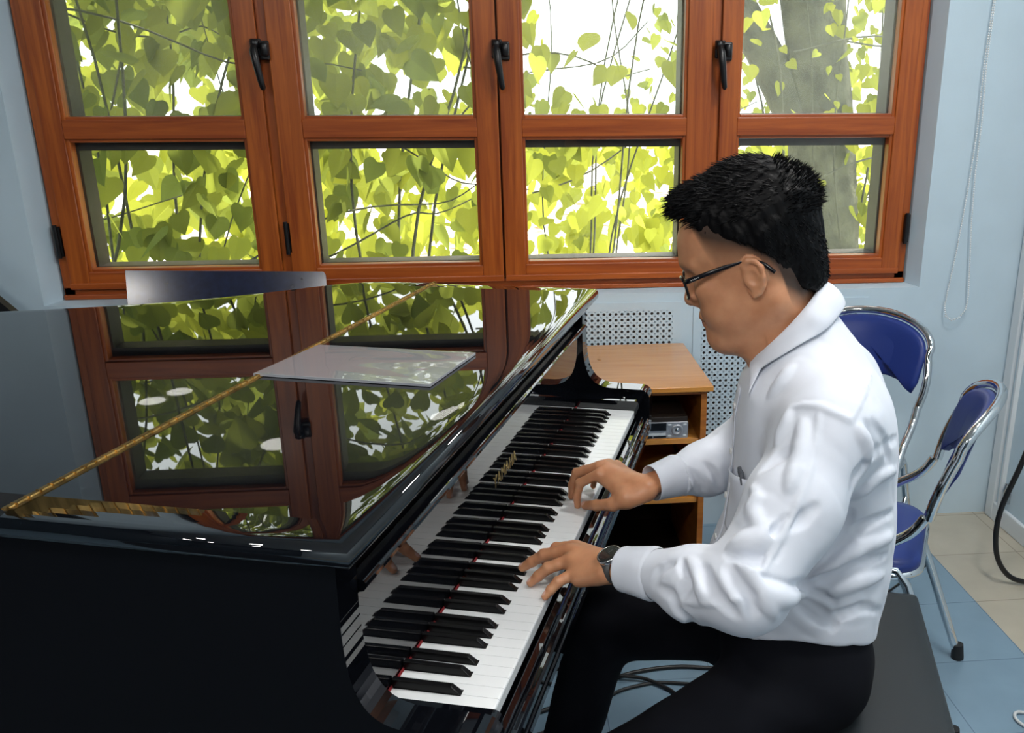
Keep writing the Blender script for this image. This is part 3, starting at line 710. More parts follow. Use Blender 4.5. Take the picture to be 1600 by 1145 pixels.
# ------------------------------------------------------------------ folding chairs
def folding_chair(name, label, org, d):
    """local x forward, y left"""
    t = thing(name, label, 'chair', (org[0], org[1], 0), math.atan2(d[1], d[0]), None)
    R = .0125
    for s in (1, -1):
        y = s*.195
        pts = bez((-.185, y, .585), (-.165, y, .545), (-.155, y, .535), (-.115, y, .51), 6) + bez((-.09, y, .493), (-.055, y, .465), (-.03, y, .43), (.0, y*1.02, .38), 6) + [(.21, y*1.05, .03)]
        lg = MB().tube(pts, R, 12).build('front_leg', M['chrome'], t)
        MB().lathe((.214, y*1.05, .0), (0.1, 0, .9), [(.017, 0), (.0175, .006), (.0155, .045)], 14).build('foot_cap', M['rubber'], lg)
        y2 = s*.178
        rl = MB().tube([(.02, y2, .435), (-.135, y2, .43), (-.16, y2*1.01, .40), (-.30, y2*1.08, .03)], R*.95, 12).build('rear_leg', M['chrome'], t)
        MB().lathe((-.308, y2*1.08, .0), (.08, 0, .95), [(.017, 0), (.0175, .006), (.0155, .045)], 14).build('foot_cap', M['rubber'], rl)
        MB().tube([(-.205, y2*1.04, .28), (-.11, y2*1.04, .17), (.10, y2*1.03, .215)], .008, 10).build('brace', M['chrome'], t)
    # bent tube of the back: an arch, bowed to the rear
    pts = []
    for i in range(33):
        u = -1+2*i/32; a = abs(u); 
        if a > .62:
            q = (1-a)/.38; y = math.copysign(.195+.012*math.sin(PI*q), u); z = .585+.155*q
        else:
            th = u/.62*PI/2; y = .203*math.sin(th)**1 if True else 0; z = .740+.103*math.cos(th)**.75
        x = -.185-.075*(z-.585)/.25 - .055*(1-(y/.21)**2)
        pts.append((x, y, z))
    MB().tube(pts, R, 12).build('back_frame', M['chrome'], t)
    # padded backrest: curved slab inside the arch, lower edge scooped
    def back_outline():
        top = []
        for i in range(25):
            u = -1+2*i/24; th = u*PI/2; y = .188*math.sin(th); top.append((y, .728+.103*math.cos(th)**.7))
        low = [(.185, .700), (.180, .655), (.166, .622), (.150, .628), (.128, .648), (.08, .656), (0, .658), (-.08, .656), (-.128, .648), (-.150, .628), (-.166, .622), (-.180, .655), (-.185, .700)]
        return top+low
    ol = back_outline(); n = len(ol); cy, cz = 0, .745
    mb = MB(); V = []; rings = [(1.0, 0), (1.0, .010), (.97, .017), (.90, .021), (.75, .0235), (.45, .0245), (.0, .025)]
    def surf(y, z, o): return (-.178-.075*(z-.585)/.25-.055*(1-(y/.21)**2)+o, y, z)
    for s, o in rings[:-1]: V += [surf(y*s, cz+(z-cz)*s, o-.002) for y, z in ol]
    mb.add(V, [(i*n+j, (i+1)*n+j, (i+1)*n+(j+1) % n, i*n+(j+1) % n) for i in range(len(rings)-2) for j in range(n)], 0, True)
    k = len(rings)-2; mb.add(V[k*n:]+[surf(0, cz, .023)], [(j, n, (j+1) % n) for j in range(n)], 0, True)
    mb.add(V[:n]+[surf(0, cz, -.002)], [((j+1) % n, n, j) for j in range(n)], 0, True)
    mb.build('backrest', M['blue_vinyl'], t)
    # seat
    so = []
    for (x, y, t0) in ((.185, .185, 0), (-.185, .185, 90), (-.185, -.185, 180), (.185, -.185, 270)):
        r = .075; c = (x-math.copysign(r, x), y-math.copysign(r, y)); so += arc(c, r, t0, t0+90, 7)
    n = len(so); V = []
    for s, z in ((1.0, .425), (1.012, .432), (1.0, .444), (.95, .453), (.80, .458), (.4, .460)): V += [(x*s, y*s, z) for x, y in so]
    mb = MB().add(V, [(i*n+j, i*n+(j+1) % n, (i+1)*n+(j+1) % n, (i+1)*n+j) for i in range(5) for j in range(n)], 0, True)
    mb.add(V[5*n:], [list(range(n))], 0, True)
    mb.build('seat', M['blue_vinyl'], t)
    MB().tube([(x*1.0, y*1.0, .418) for x, y in so], .011, 10, closed=True).build('seat_rim', M['chrome'], t)
    MB().box(-.17, .17, -.17, .17, .414, .424).build('seat_pan', M['rubber'], t)
    return t
folding_chair('folding_chair', 'blue and chrome folding chair standing side-on, nearest the bench', (.832, 2.05), (-.885, .46))
folding_chair('folding_chair', 'blue and chrome folding chair against the wall, half hidden behind the man', (.948, 2.53), (-.66, -.75))

# ------------------------------------------------------------------ piano bench
bench = thing('piano_bench', 'long black leatherette piano bench under the seated man', 'bench', PL(.66, .485, 0), PHI)
bx, by = .168, .378
V = []; so = []
for (x, y, t0) in ((bx, by, 0), (-bx, by, 90), (-bx, -by, 180), (bx, -by, 270)):
    r = .012; so += arc((x-math.copysign(r, x), y-math.copysign(r, y)), r, t0, t0+90, 4)
n = len(so)
for d_, z in ((0, .432), (-.0, .468), (.003, .474), (.012, .4785), (.030, .4805), (.06, .4815)): V += [(x*(1-d_/bx), y*(1-d_/by), z) for x, y in so]
mb = MB().add(V, [(i*n+j, i*n+(j+1) % n, (i+1)*n+(j+1) % n, (i+1)*n+j) for i in range(5) for j in range(n)], 0, True)
mb.add(V[5*n:], [list(range(n))]); mb.add(V[:n], [list(range(n))[::-1]])
mb.build('padded_top', M['leather'], bench)
MB().box(-bx+.012, bx-.012, -by+.012, by-.012, .355, .4315).build('bench_frame', M['piano'], bench, bevel=.003)
for sx in (-1, 1):
    for sy in (-1, 1):
        x, y = sx*(bx-.035), sy*(by-.035)
        MB().add([(x+a*r, y+b*r, z) for z, r in ((0, .016), (.3548, .024)) for a, b in ((-1, -1), (1, -1), (1, 1), (-1, 1))], [(0, 3, 2, 1), (4, 5, 6, 7), (0, 1, 5, 4), (1, 2, 6, 5), (2, 3, 7, 6), (3, 0, 4, 7)]).build('leg', M['piano'], bench, bevel=.002)

tag(MB().box(-3.3, .75, -3.0, .72, .0005, .009).build('added_mat', M['added_mat'], bevel=.003), 'unseen dark navy mat added to darken the reflection in the piano side', 'added_mat')  # out of view, added so the polished case side mirrors something dark
# ------------------------------------------------------------------ cables, blind chain, bits on the floor
def cable(name, label, pts, r, mat):
    P_ = [Vector(p) for p in pts]; out = []
    for i in range(len(P_)-1):
        p0 = P_[max(i-1, 0)]; p1 = P_[i]; p2 = P_[i+1]; p3 = P_[min(i+2, len(P_)-1)]
        for k in range(8):
            t = k/8; out.append(.5*((2*p1)+(p2-p0)*t+(2*p0-5*p1+4*p2-p3)*t*t+(3*p1-p0-3*p2+p3)*t**3))
    out.append(P_[-1])
    return tag(MB().tube(out, r, 10).build(name, mat), label, 'cable')
cable('cable', 'thick black cable hanging in a curve beside the white door frame', [(1.70, 2.47, 1.1), (1.60, 2.46, .70), (1.535, 2.45, .445), (1.482, 2.45, .26), (1.488, 2.45, .125), (1.535, 2.45, .04), (1.60, 2.44, .011), (1.72, 2.40, .011)], .0085, M['cable'])
cable('cable', 'black cable on the floor under the keyboard, arching highest', [(.02, 1.95, .006), (.18, 2.02, .006), (.235, 2.075, .006), (.32, 2.10, .006), (.414, 2.105, .006), (.55, 2.09, .006), (.70, 2.16, .006)], .0055, M['cable'])
cable('cable', 'black cable on the floor under the keyboard, crossing the other two', [(.05, 2.12, .016), (.215, 2.075, .014), (.30, 2.055, .012), (.36, 2.012, .006), (.42, 1.95, .006), (.6, 1.93, .006)], .005, M['cable'])
cable('cable', 'black cable on the floor under the keyboard, running lowest', [(.0, 1.86, .005), (.16, 1.93, .005), (.215, 2.005, .005), (.29, 2.035, .005), (.36, 2.04, .005), (.5, 2.01, .005)], .0045, M['cable'])
cable('cable', 'thin white cable curled on the floor at the bottom right corner', [(1.30, 1.80, .006), (1.235, 1.83, .006), (1.215, 1.80, .006), (1.24, 1.76, .006), (1.32, 1.74, .006)], .004, M['cable_w'])
tag(MB().grid([[(1.09+.02*i, 2.235-.006*i+.006*j, .003+.002*math.sin(i*2+j)) for j in range(3)] for i in range(3)]).build('dry_leaf', M['leaf_dry']), 'small brown dry leaf on the blue floor beside the chair', 'leaf')
ch = thing('blind_chain', 'white beaded blind chain hanging in a loop on the wall', 'chain', (1.515, 2.955, 2.5))
path = []
Lc = [(0, 2.5), (.002, 1.79), (-.004, 1.60), (.000, 1.40), (-.008, 1.20), (-.022, 1.0), (-.036, .87), (-.042, .81), (-.034, .772), (-.010, .757), (.018, .766), (.037, .795), (.040, .84), (.032, .938), (.018, 1.10), (.011, 1.26), (.012, 1.42), (.004, 1.60), (.007, 1.79), (.010, 2.5)]
cv = []
for i in range(len(Lc)-1):
    a, b = np.array(Lc[i]), np.array(Lc[i+1]); k = max(1, int(np.linalg.norm(b-a)/.0075))
    cv += [a+(b-a)*j/k for j in range(k)]
mb = MB()
for x, z in cv: mb.sphere((x, 0, z-2.5), .0029, 6, 4)
mb.tube([(x, 0, z-2.5) for x, z in cv[::4]], .0007, 4).build('beads', M['bead'], ch)
MB().box(-.02, .035, -.02, .024, -.02, .05).build('clutch', M['white_trim'], ch, bevel=.004)
# ------------------------------------------------------------------ distance-field modelling for the figure (piano-local metres: b, a, z)
class SDF:
    def __init__(s, lo, hi, h):
        s.lo = np.array(lo, float); s.h = h
        s.n = np.ceil((np.array(hi)-s.lo)/h).astype(int)+1
        s.F = np.full(s.n, .06, F32)
    def sub(s, lo, hi, m):
        i0 = np.clip(np.floor((np.array(lo)-m-s.lo)/s.h).astype(int), 0, s.n); i1 = np.clip(np.ceil((np.array(hi)+m-s.lo)/s.h).astype(int)+1, 0, s.n)
        sl = tuple(slice(a, b) for a, b in zip(i0, i1))
        ax = [(s.lo[k]+s.h*np.arange(i0[k], i1[k])).astype(F32) for k in range(3)]
        return sl, np.meshgrid(*ax, indexing='ij', sparse=True)
    def comb(s, sl, d, k, op='u'):
        A = s.F[sl]
        if A.size == 0: return
        if op == 'u':
            if k > 0:
                q = np.maximum(k-np.abs(A-d), 0)/k; s.F[sl] = np.minimum(A, d)-q*q*k*.25
            else: s.F[sl] = np.minimum(A, d)
        else:      # subtract
            d = -d
            if k > 0:
                q = np.maximum(k-np.abs(A-d), 0)/k; s.F[sl] = np.maximum(A, d)+q*q*k*.25
            else: s.F[sl] = np.maximum(A, d)
    def cone(s, a, b, ra, rb, k=0., op='u', flat=None):
        """round cone; flat=(axis vector, factor) squeezes the section along axis"""
        a = np.array(a, float); b = np.array(b, float); R = max(ra, rb)
        sl, (X, Y, Z) = s.sub(np.minimum(a, b)-R, np.maximum(a, b)+R, .03+k)
        ab = b-a; L2 = ab@ab+1e-12
        px, py, pz = X-a[0], Y-a[1], Z-a[2]
        t = np.clip((px*ab[0]+py*ab[1]+pz*ab[2])/L2, 0, 1)
        dx, dy, dz = px-t*ab[0], py-t*ab[1], pz-t*ab[2]
        d2 = dx*dx+dy*dy+dz*dz
        if flat is not None:
            v = np.array(flat[0], float); v /= np.linalg.norm(v); c = dx*v[0]+dy*v[1]+dz*v[2]
            d2 = d2+c*c*(1/flat[1]**2-1)
        d = np.sqrt(d2)-(ra+(rb-ra)*t)
        s.comb(sl, d.astype(F32), k, op)
    def line(s, pts, rr, k=0., op='u', kk=None):
        for i in range(len(pts)-1): s.cone(pts[i], pts[i+1], rr[i] if hasattr(rr, '__len__') else rr, rr[i+1] if hasattr(rr, '__len__') else rr, k, op)
    def ell(s, c, r, k=0., op='u', R=None):
        """ellipsoid; R 3x3 rows = local axes"""
        c = np.array(c, float); r = np.array(r, float); m = r.max() if R is not None else r
        sl, (X, Y, Z) = s.sub(c-m, c+m, .03+k)
        x, y, z = X-c[0], Y-c[1], Z-c[2]
        if R is not None: x, y, z = [R[i][0]*x+R[i][1]*y+R[i][2]*z for i in range(3)]
        k0 = np.sqrt((x/r[0])**2+(y/r[1])**2+(z/r[2])**2); k1 = np.sqrt((x/r[0]**2)**2+(y/r[1]**2)**2+(z/r[2]**2)**2)+1e-9
        s.comb(sl, (k0*(k0-1)/k1).astype(F32), k, op)
    def fn(s, lo, hi, f, k=0., op='u'):
        sl, g = s.sub(lo, hi, .03+k); s.comb(sl, f(*g).astype(F32), k, op)
    def add(s, lo, hi, f):
        sl, g = s.sub(lo, hi, 0); s.F[sl] += f(*g).astype(F32)
    def mesh(s):
        F = s.F; n = F.shape; S = F < 0
        c8 = [(i, j, k) for i in (0, 1) for j in (0, 1) for k in (0, 1)]
        cnt = sum(S[i:n[0]-1+i, j:n[1]-1+j, k:n[2]-1+k].astype(np.int8) for i, j, k in c8)
        act = np.argwhere((cnt > 0) & (cnt < 8))
        val = np.stack([F[act[:, 0]+i, act[:, 1]+j, act[:, 2]+k] for i, j, k in c8], 1)
        acc = np.zeros((len(act), 3)); w = np.zeros(len(act))
        for p in range(8):
            for q in range(p+1, 8):
                A, B = np.array(c8[p]), np.array(c8[q])
                if abs(A-B).sum() != 1: continue
                va, vb = val[:, p], val[:, q]; x = (va < 0) != (vb < 0)
                t = np.where(x, va/np.where(x, va-vb, 1), 0)
                acc += np.where(x[:, None], A+t[:, None]*(B-A), 0); w += x
        V = s.lo+s.h*(act+acc/w[:, None])
        idx = np.full((n[0]-1, n[1]-1, n[2]-1), -1, np.int32); idx[tuple(act.T)] = np.arange(len(act))
        Q = []
        for ax in range(3):
            o1, o2 = [(1, 2), (2, 0), (0, 1)][ax]
            a = np.take(S, range(0, n[ax]-1), ax); b = np.take(S, range(1, n[ax]), ax)
            e = np.argwhere(a != b); e = e[(e[:, o1] > 0) & (e[:, o2] > 0) & (e[:, o1] < n[o1]-1) & (e[:, o2] < n[o2]-1)]
            sg = a[tuple(e.T)]
            d1 = np.zeros(3, int); d1[o1] = 1; d2 = np.zeros(3, int); d2[o2] = 1
            q = np.stack([idx[tuple((e-d1-d2).T)], idx[tuple((e-d2).T)], idx[tuple(e.T)], idx[tuple((e-d1).T)]], 1)
            q[~sg] = q[~sg][:, ::-1]; Q.append(q)
        Q = np.concatenate(Q); Q = Q[(Q >= 0).all(1)]
        return V, Q
    def at(s, p):
        q = (np.asarray(p, float)-s.lo)/s.h; i = np.clip(np.floor(q).astype(int), 0, s.n-2); f = q-i
        r = 0
        for a in (0, 1):
            for b in (0, 1):
                for c in (0, 1):
                    wgt = (f[..., 0] if a else 1-f[..., 0])*(f[..., 1] if b else 1-f[..., 1])*(f[..., 2] if c else 1-f[..., 2])
                    r = r+wgt*s.F[i[..., 0]+a, i[..., 1]+b, i[..., 2]+c]
        return r
def nvec(v): v = np.array(v, float); return v/np.linalg.norm(v)

def interp(xs, ys, x):
    """smooth (catmull-like) interpolation of ys over xs"""
    xs = np.array(xs, float); ys = np.array(ys, float)
    m = np.gradient(ys, xs); i = np.clip(np.searchsorted(xs, x)-1, 0, len(xs)-2)
    h = xs[i+1]-xs[i]; t = np.clip((x-xs[i])/h, 0, 1)
    return (2*t**3-3*t**2+1)*ys[i]+(t**3-2*t**2+t)*h*m[i]+(-2*t**3+3*t**2)*ys[i+1]+(t**3-t**2)*h*m[i+1]

PB = (.64, .5)      # figure's base on the bench (b, a)
man = thing('person', 'man in a white shirt and black trousers seated at the piano, playing', 'person', PL(PB[0], PB[1], 0), PHI)
OFF = np.array([PB[0], PB[1], 0])
def pobj(name, V, Q, mat, parent=None, smooth=True):
    return mesh_obj(name, np.asarray(V)-OFF, Q, mat, parent or man, smooth)

# ---- head frame: forward / side / up, tilted down over the keys
TH = math.radians(20); HC = np.array([.45, .5, 1.24])
UP = np.array([-math.sin(TH), 0, math.cos(TH)]); FW = np.array([-math.cos(TH), 0, -math.sin(TH)]); SD = np.array([0, 1., 0])
def H(f, s_, u): return HC+FW*f+SD*s_+UP*u
HR = [FW, SD, UP]
def hc(X, Y, Z):
    x, y, z = X-HC[0], Y-HC[1], Z-HC[2]
    return x*FW[0]+z*FW[2], y+0*x+0*z, x*UP[0]+z*UP[2]
us = [-.125, -.112, -.098, -.085, -.07, -.055, -.04, -.022, -.005, .012, .030, .045, .065, .085, .105]
ff = [.072, .086, .0975, .1005, .1015, .1035, .103, .099, .0975, .097, .099, .1045, .102, .096, .080]
bb = [.010, -.005, -.025, -.045, -.060, -.070, -.078, -.084, -.088, -.092, -.098, -.103, -.107, -.107, -.10]
ww = [.020, .030, .040, .050, .0575, .0625, .0665, .0690, .0705, .0710, .0715, .0725, .0735, .0735, .070]
def head_field(X, Y, Z):
    f, s_, u = hc(X, Y, Z)
    fr, bk, wd = interp(us, ff, u), interp(us, bb, u), interp(us, ww, u)
    c = .012; p = 2.25
    hf = np.where(f > c, fr-c, c-bk); a = np.abs(f-c)/hf; b = np.abs(s_)/wd
    q = (a**p+b**p)**(1/p)+1e-6
    d = (q-1)*np.minimum(hf, wd)*.9
    return np.maximum(d, np.maximum(-.118-u, u-.10))
hd = SDF([.26, .36, 1.03], [.64, .64, 1.43], .002)
hd.fn([.30, .41, 1.07], [.60, .59, 1.40], head_field, .0)
hd.ell(H(-.010, 0, .045), (.1075, .0775, .100), .03, R=HR)
hd.cone(H(.052, -.018, -.098), H(.052, .018, -.098), .026, .026, .025)          # chin floor
hd.cone(H(.079, -.008, -.094), H(.079, .008, -.094), .021, .021, .018)           # chin
for s in (-1, 1):
    hd.cone(H(.075, s*.020, -.092), H(-.02, s*.053, -.052), .016, .018, .03)     # jaw line
    hd.ell(H(.058, s*.044, -.040), (.030, .022, .032), .03, R=HR)                # cheek
    hd.ell(H(.074, s*.046, -.004), (.020, .018, .014), .02, R=HR)                # cheekbone
# neck
hd.cone((.492, .5, 1.185), (.540, .5, 1.02), .0565, .066, .03)
hd.cone((.470, .5, 1.135), (.520, .5, 1.05), .040, .05, .03)
for s in (-1, 1):   # brows, eye sockets
    hd.cone(H(.097, s*.014, .040), H(.082, s*.048, .038), .010, .008, .014)
    hd.ell(H(.106, s*.033, .016), (.016, .019, .014), .014, 's', R=HR)
    hd.ell(H(.081, s*.032, .013), (.0145, .0165, .0125), .006, R=HR)             # lidded eye
    hd.cone(H(.0955, s*.022, .0045), H(.089, s*.045, .0065), .0022, .0022, .004)
# nose
hd.line([H(.094, 0, .030), H(.102, 0, .008), H(.1105, 0, -.016)], [.0085, .0095, .0115], .010)
hd.ell(H(.1115, 0, -.0205), (.0115, .012, .0105), .006, R=HR)
for s in (-1, 1):
    hd.ell(H(.100, s*.0135, -.025), (.012, .0075, .0085), .007, R=HR)
    hd.ell(H(.1035, s*.0072, -.0325), (.0045, .0032, .003), .002, 's', R=HR)
# mouth
for s in (-1, 1):
    hd.line([H(.1015, 0, -.0515), H(.0985, s*.013, -.0515), H(.089, s*.026, -.0565)], [.0075, .0065, .003], .006)
    hd.line([H(.0990, 0, -.0655), H(.096, s*.013, -.065), H(.089, s*.024, -.0585)], [.0075, .0070, .003], .006)
    hd.line([H(.109, 0, -.0585), H(.1055, s*.013, -.0580), H(.094, s*.027, -.0575)], [.0012, .0012, .0012], .003, 's')
hd.cone(H(.112, 0, -.038), H(.111, 0, -.046), .003, .003, .006, 's')
# ears
EAR = []
for s in (-1, 1):
    e = lambda f, u, o=0: H(-.002+(f+.002)*.88, s*(.074+o), -.003+(u+.003)*.92)
    ER_ = [nvec(FW+.0*UP), nvec(SD), UP]
    hd.cone(e(.006, .0, -.004), e(-.002, -.004, .004), .012, .017, .008, flat=(SD, .55))
    hd.ell(e(-.002, -.003, .006), (.0165, .0055, .029), .004, R=HR)
    hd.line([e(.013, .006, .002), e(.011, .019, .006), e(.002, .0265, .009), e(-.010, .023, .012), e(-.0175, .010, .0135), e(-.0165, -.006, .012), e(-.010, -.021, .008), e(-.001, -.030, .005), e(.007, -.0325, .003), e(.011, -.026, .001)],
            [.0035, .0040, .0042, .0044, .0045, .0044, .0044, .0052, .0055, .0045], .003)
    hd.ell(e(.002, -.004, .013), (.008, .006, .012), .004, 's', R=HR)
    hd.line([e(.004, .014, .014), e(-.008, .013, .016), e(-.0115, .0, .016)], [.003, .003, .0025], .003, 's')
    hd.cone(e(.0125, -.002, .004), e(.0125, -.010, .004), .0042, .0040, .003)
Vh, Qh = hd.mesh()
# ---- hands
def hand(wr, elbow, mcp, tips, thumb, side, scale=1.0, ext=None):
    """returns mesh + nail masks. mcp/tips: index..little. thumb: cmc, mcp, ip, tip"""
    wr = np.array(wr); el = np.array(elbow); allp = np.array(list(mcp)+list(tips)+list(thumb)+[wr])
    g = SDF(np.minimum(allp.min(0), wr)-[.03, .03, .03], np.maximum(allp.max(0), wr)+[.075, .05, .04], .0013)
    ax = nvec(el-wr); up = np.array([0, 0, 1.]); up = nvec(up-ax*(up@ax)); lat = np.cross(ax, up)
    if lat @ (np.array(mcp[0])-np.array(mcp[3])) < 0: lat = -lat      # towards the index side
    L = [(.045, .050), (.050, .055), (.046, .051), (.036, .042)]
    RR = [(.0108, .0092, .0080, .0066), (.0110, .0094, .0082, .0068), (.0105, .0090, .0078, .0064), (.0094, .0080, .0070, .0058)]
    g.cone(wr, wr+ax*.07, .0255, .028, 0, flat=(up, .72))
    nails = []
    for i in range(4):
        m = np.array(mcp[i]); t = np.array(tips[i]); base = wr+lat*(.0165-.011*i)-ax*.004-up*.004
        g.cone(base, m-up*.003+ax*.012, .0165, .0130, .014 if i else 0.010)
        g.cone(base-up*.007-ax*.018, m-up*.010+ax*.010, .012, .011, .012)
        l1, l2 = L[i]; D = np.linalg.norm(t-m); l1 *= scale; l2 *= scale
        if ext: l1, l2 = D*ext[i]*.48, D*ext[i]*.52
        if D < l1+l2:
            x = (D*D+l1*l1-l2*l2)/(2*D); hgt = math.sqrt(max(l1*l1-x*x, 0)); u = nvec(t-m); b = up-u*(up@u); b = nvec(b)
            pip = m+u*x+b*hgt
        else: pip = m+(t-m)*l1/(l1+l2)+up*.003; b = nvec(up-nvec(t-m)*(up@nvec(t-m)))
        u2 = nvec(t-pip); bo = nvec(b-u2*(b@u2)); dip = pip+(t-pip)*.54+bo*(.0005 if ext else .0035)
        r = [q*(1.10 if ext else 1.0) for q in RR[i]]
        g.cone(m-up*.0005, m+(pip-m)*.5, r[0], r[1]*.99, .007); g.cone(m+(pip-m)*.5, pip, r[1]*.98, r[1]*1.03, .003)
        g.cone(pip, pip+(dip-pip)*.5, r[1]*1.02, r[2]*1.0, .003); g.cone(pip+(dip-pip)*.5, dip, r[2]*1.0, r[2]*1.03, .003); g.cone(dip, t, r[2]*1.0, r[3], .003)
        u3 = nvec(t-dip); no = nvec(bo-u3*(bo@u3)); nails.append((t+no*r[3]*.9-u3*.0030, no, u3, .0062 if i < 3 else .0050))
        g.ell(t+no*(r[3]*.60)-u3*.0028, (.0072, .0050, .0024), .0015, R=[u3, np.cross(u3, no), no])
    c, m, ip, t = [np.array(q) for q in thumb]
    g.cone(wr+lat*.012-up*.006, c, .016, .0165, .014); g.cone(c, m, .0168, .0130, .012); g.cone(m, ip, .0120, .0105, .006); g.cone(ip, t, .0108, .0082, .004)
    g.cone(c-lat*.004, np.array(mcp[0])-up*.012+ax*.012, .0135, .0105, .016)     # web of the thumb
    u3 = nvec(t-ip); no = nvec(np.cross(u3, np.cross(nvec(up*.8-lat*0+np.array([0, -.55 if side > 0 else .4, 0])), u3)))
    nails.append((t+no*.0070-u3*.0012, no, u3, .0062)); g.ell(t+no*.0052-u3*.0015, (.0085, .0062, .003), .0015, R=[u3, np.cross(u3, no), no])
    return g.mesh(), nails
WL = (.258, .290, .795); EL = (.466, .165, .850)
WR = (.262, .598, .800); ER = (.43, .745, .815)
(VL, QL), nl = hand(WL, EL, [(.176, .373, .780), (.171, .351, .784), (.178, .326, .779), (.192, .304, .769)],
                    [(.122, .388, .7385), (.0905, .357, .7405), (.116, .3145, .7385), (.1495, .280, .7365)],
                    [(.232, .318, .783), (.205, .355, .770), (.178, .385, .753), (.152, .402, .7415)], -1, ext=(1.05, 1.012, 1.015, 1.02))
(VR, QR), nr = hand(WR, ER, [(.172, .622, .808), (.166, .648, .812), (.171, .672, .805), (.184, .692, .795)],
                    [(.128, .6265, .7345), (.1085, .660, .7385), (.116, .690, .7385), (.142, .716, .7385)],
                    [(.236, .572, .784), (.208, .574, .768), (.173, .592, .755), (.146, .6135, .743)], 1)
# ---- the one skin mesh: head, hands and the (covered) trunk and limbs between them
bd = SDF([.02, .05, .02], [.80, .95, 1.20], .009)
bd.cone((.585, .43, .575), (.585, .57, .575), .075, .075)
bd.cone((.565, .5, .62), (.562, .5, .98), .085, .10, .05); bd.cone((.57, .40, 1.03), (.57, .60, 1.03), .06, .06, .05); bd.cone((.55, .5, 1.05), (.51, .5, 1.16), .055, .045, .03)
for S_, E_, W_2 in (((.578, .325, 1.045), EL, WL), ((.578, .675, 1.045), ER, WR)):
    E_ = np.array(E_); W_2 = np.array(W_2); bd.cone(S_, E_, .048, .040, .02); bd.cone(E_, W_2+(E_-W_2)*.22, .038, .024, .01)
LEGS = [((.588, .41, .570), (.290, .195, .472), (.235, .205, .09)), ((.588, .59, .565), (.190, .565, .515), (.085, .570, .09))]
for h_, k_, f_ in LEGS: bd.cone(h_, k_, .065, .045, .02); bd.cone(k_, f_, .045, .034, .02); bd.cone(np.array(f_)+[0, 0, -.035], np.array(f_)+[-.13, .0, -.045], .03, .026, .02)
Vb, Qb = bd.mesh()
Vall = np.concatenate([Vh, VL, VR, Vb]); n1, n2, n3 = len(Vh), len(VL), len(VR)
Qall = np.concatenate([Qh, QL+n1, QR+n1+n2, Qb+n1+n2+n3])
body = pobj('body', Vall, Qall, M['skin'])
def vattr(o, name, vals): a = o.data.attributes.new(name, 'FLOAT', 'POINT'); a.data.foreach_set('value', vals.astype(F32))
nail = np.zeros(len(Vall)); nrm = np.zeros(len(Vall)*3, F32); body.data.vertices.foreach_get('normal', nrm); nrm = nrm.reshape(-1, 3)
for c, no, u3, r in nl+nr:
    d = Vall-c; a = d@u3; b = d@np.cross(u3, no); q = np.sqrt((a/1.25)**2+b*b)/r
    m = np.clip((1.0-q)*6, 0, 1)*np.clip((nrm@no-.15)*5, 0, 1)*(np.abs(d@no) < .008); nail = np.maximum(nail, m)
vattr(body, 'nail', nail)
f_, s_, u_ = (Vall-HC)@FW, (Vall-HC)@SD, (Vall-HC)@UP
ish = np.arange(len(Vall)) < n1
lip = np.clip(1-np.sqrt(((u_+.0585)/.0115)**2+(s_/.027)**2), 0, 1)*3*(f_ > .088)*ish
vattr(body, 'lip', np.clip(lip, 0, 1)*.7)
def hairline(f, s):
    """height (up) of the lower edge of the dense hair, as a function of forward distance"""
    return np.interp(f, [-.13, -.085, -.06, -.043, -.040, -.030, .0, .03, .056, .066, .075, .10], [-.066, -.064, -.050, -.030, .002, .022, .050, .066, .080, .098, .112, .118])
fade = np.interp(f_, [-.13, -.085, -.06, -.045, -.02, .01, .045, .06, .07], [.040, .046, .046, .040, .046, .046, .060, .034, .010])
hl = hairline(f_, s_)
st = np.clip((u_-(hl-fade))/np.maximum(fade, 1e-3), 0, 1)**1.05*(f_ < .068)*ish
# keep ears and their surrounds bare
ear_d = np.sqrt(((f_+.001)/.022)**2+((u_+.003)/.036)**2)
st = np.where((ear_d < 1.0) & (np.abs(s_) > .069), 0, st)
vattr(body, 'stubble', np.clip(st, 0, 1)*.93)

# ---- eyes (thin visible slit under the lids)
for s in (-1, 1):
    mb = MB(); c = H(.0825, s*.0325, .0095)-OFF; mb.sphere(c, .0112, 16, 10); mb.sphere(np.array(c)+FW*.0066-UP*.002, .0056, 12, 8, 1)
    mb.build('eye', [M['eye'], M['iris']], man)
    pts = [H(.098-.02*((i/8)**2)+.003*math.sin(i/8*PI), s*(.012+.036*i/8), .043+.007*math.sin(i/8*PI*.9)) for i in range(9)]
    eb = MB(); rr = random.Random(5)
    for i in range(170):
        t = rr.random(); p = np.array(pts[int(t*7.99)])*(1-(t*8 % 1))+np.array(pts[min(8, int(t*7.99)+1)])*(t*8 % 1)
        p = p+UP*rr.gauss(0, .0022)+FW*.0018-OFF; dd = nvec(SD*s*.9-FW*.5+UP*rr.uniform(-.1, .5)+FW*.35)
        eb.tube([p, p+dd*.004+FW*.0006, p+dd*.008], [.0004, .0003, .0001], 4, caps=False)
    eb.build('eyebrow', M['hair'], man)

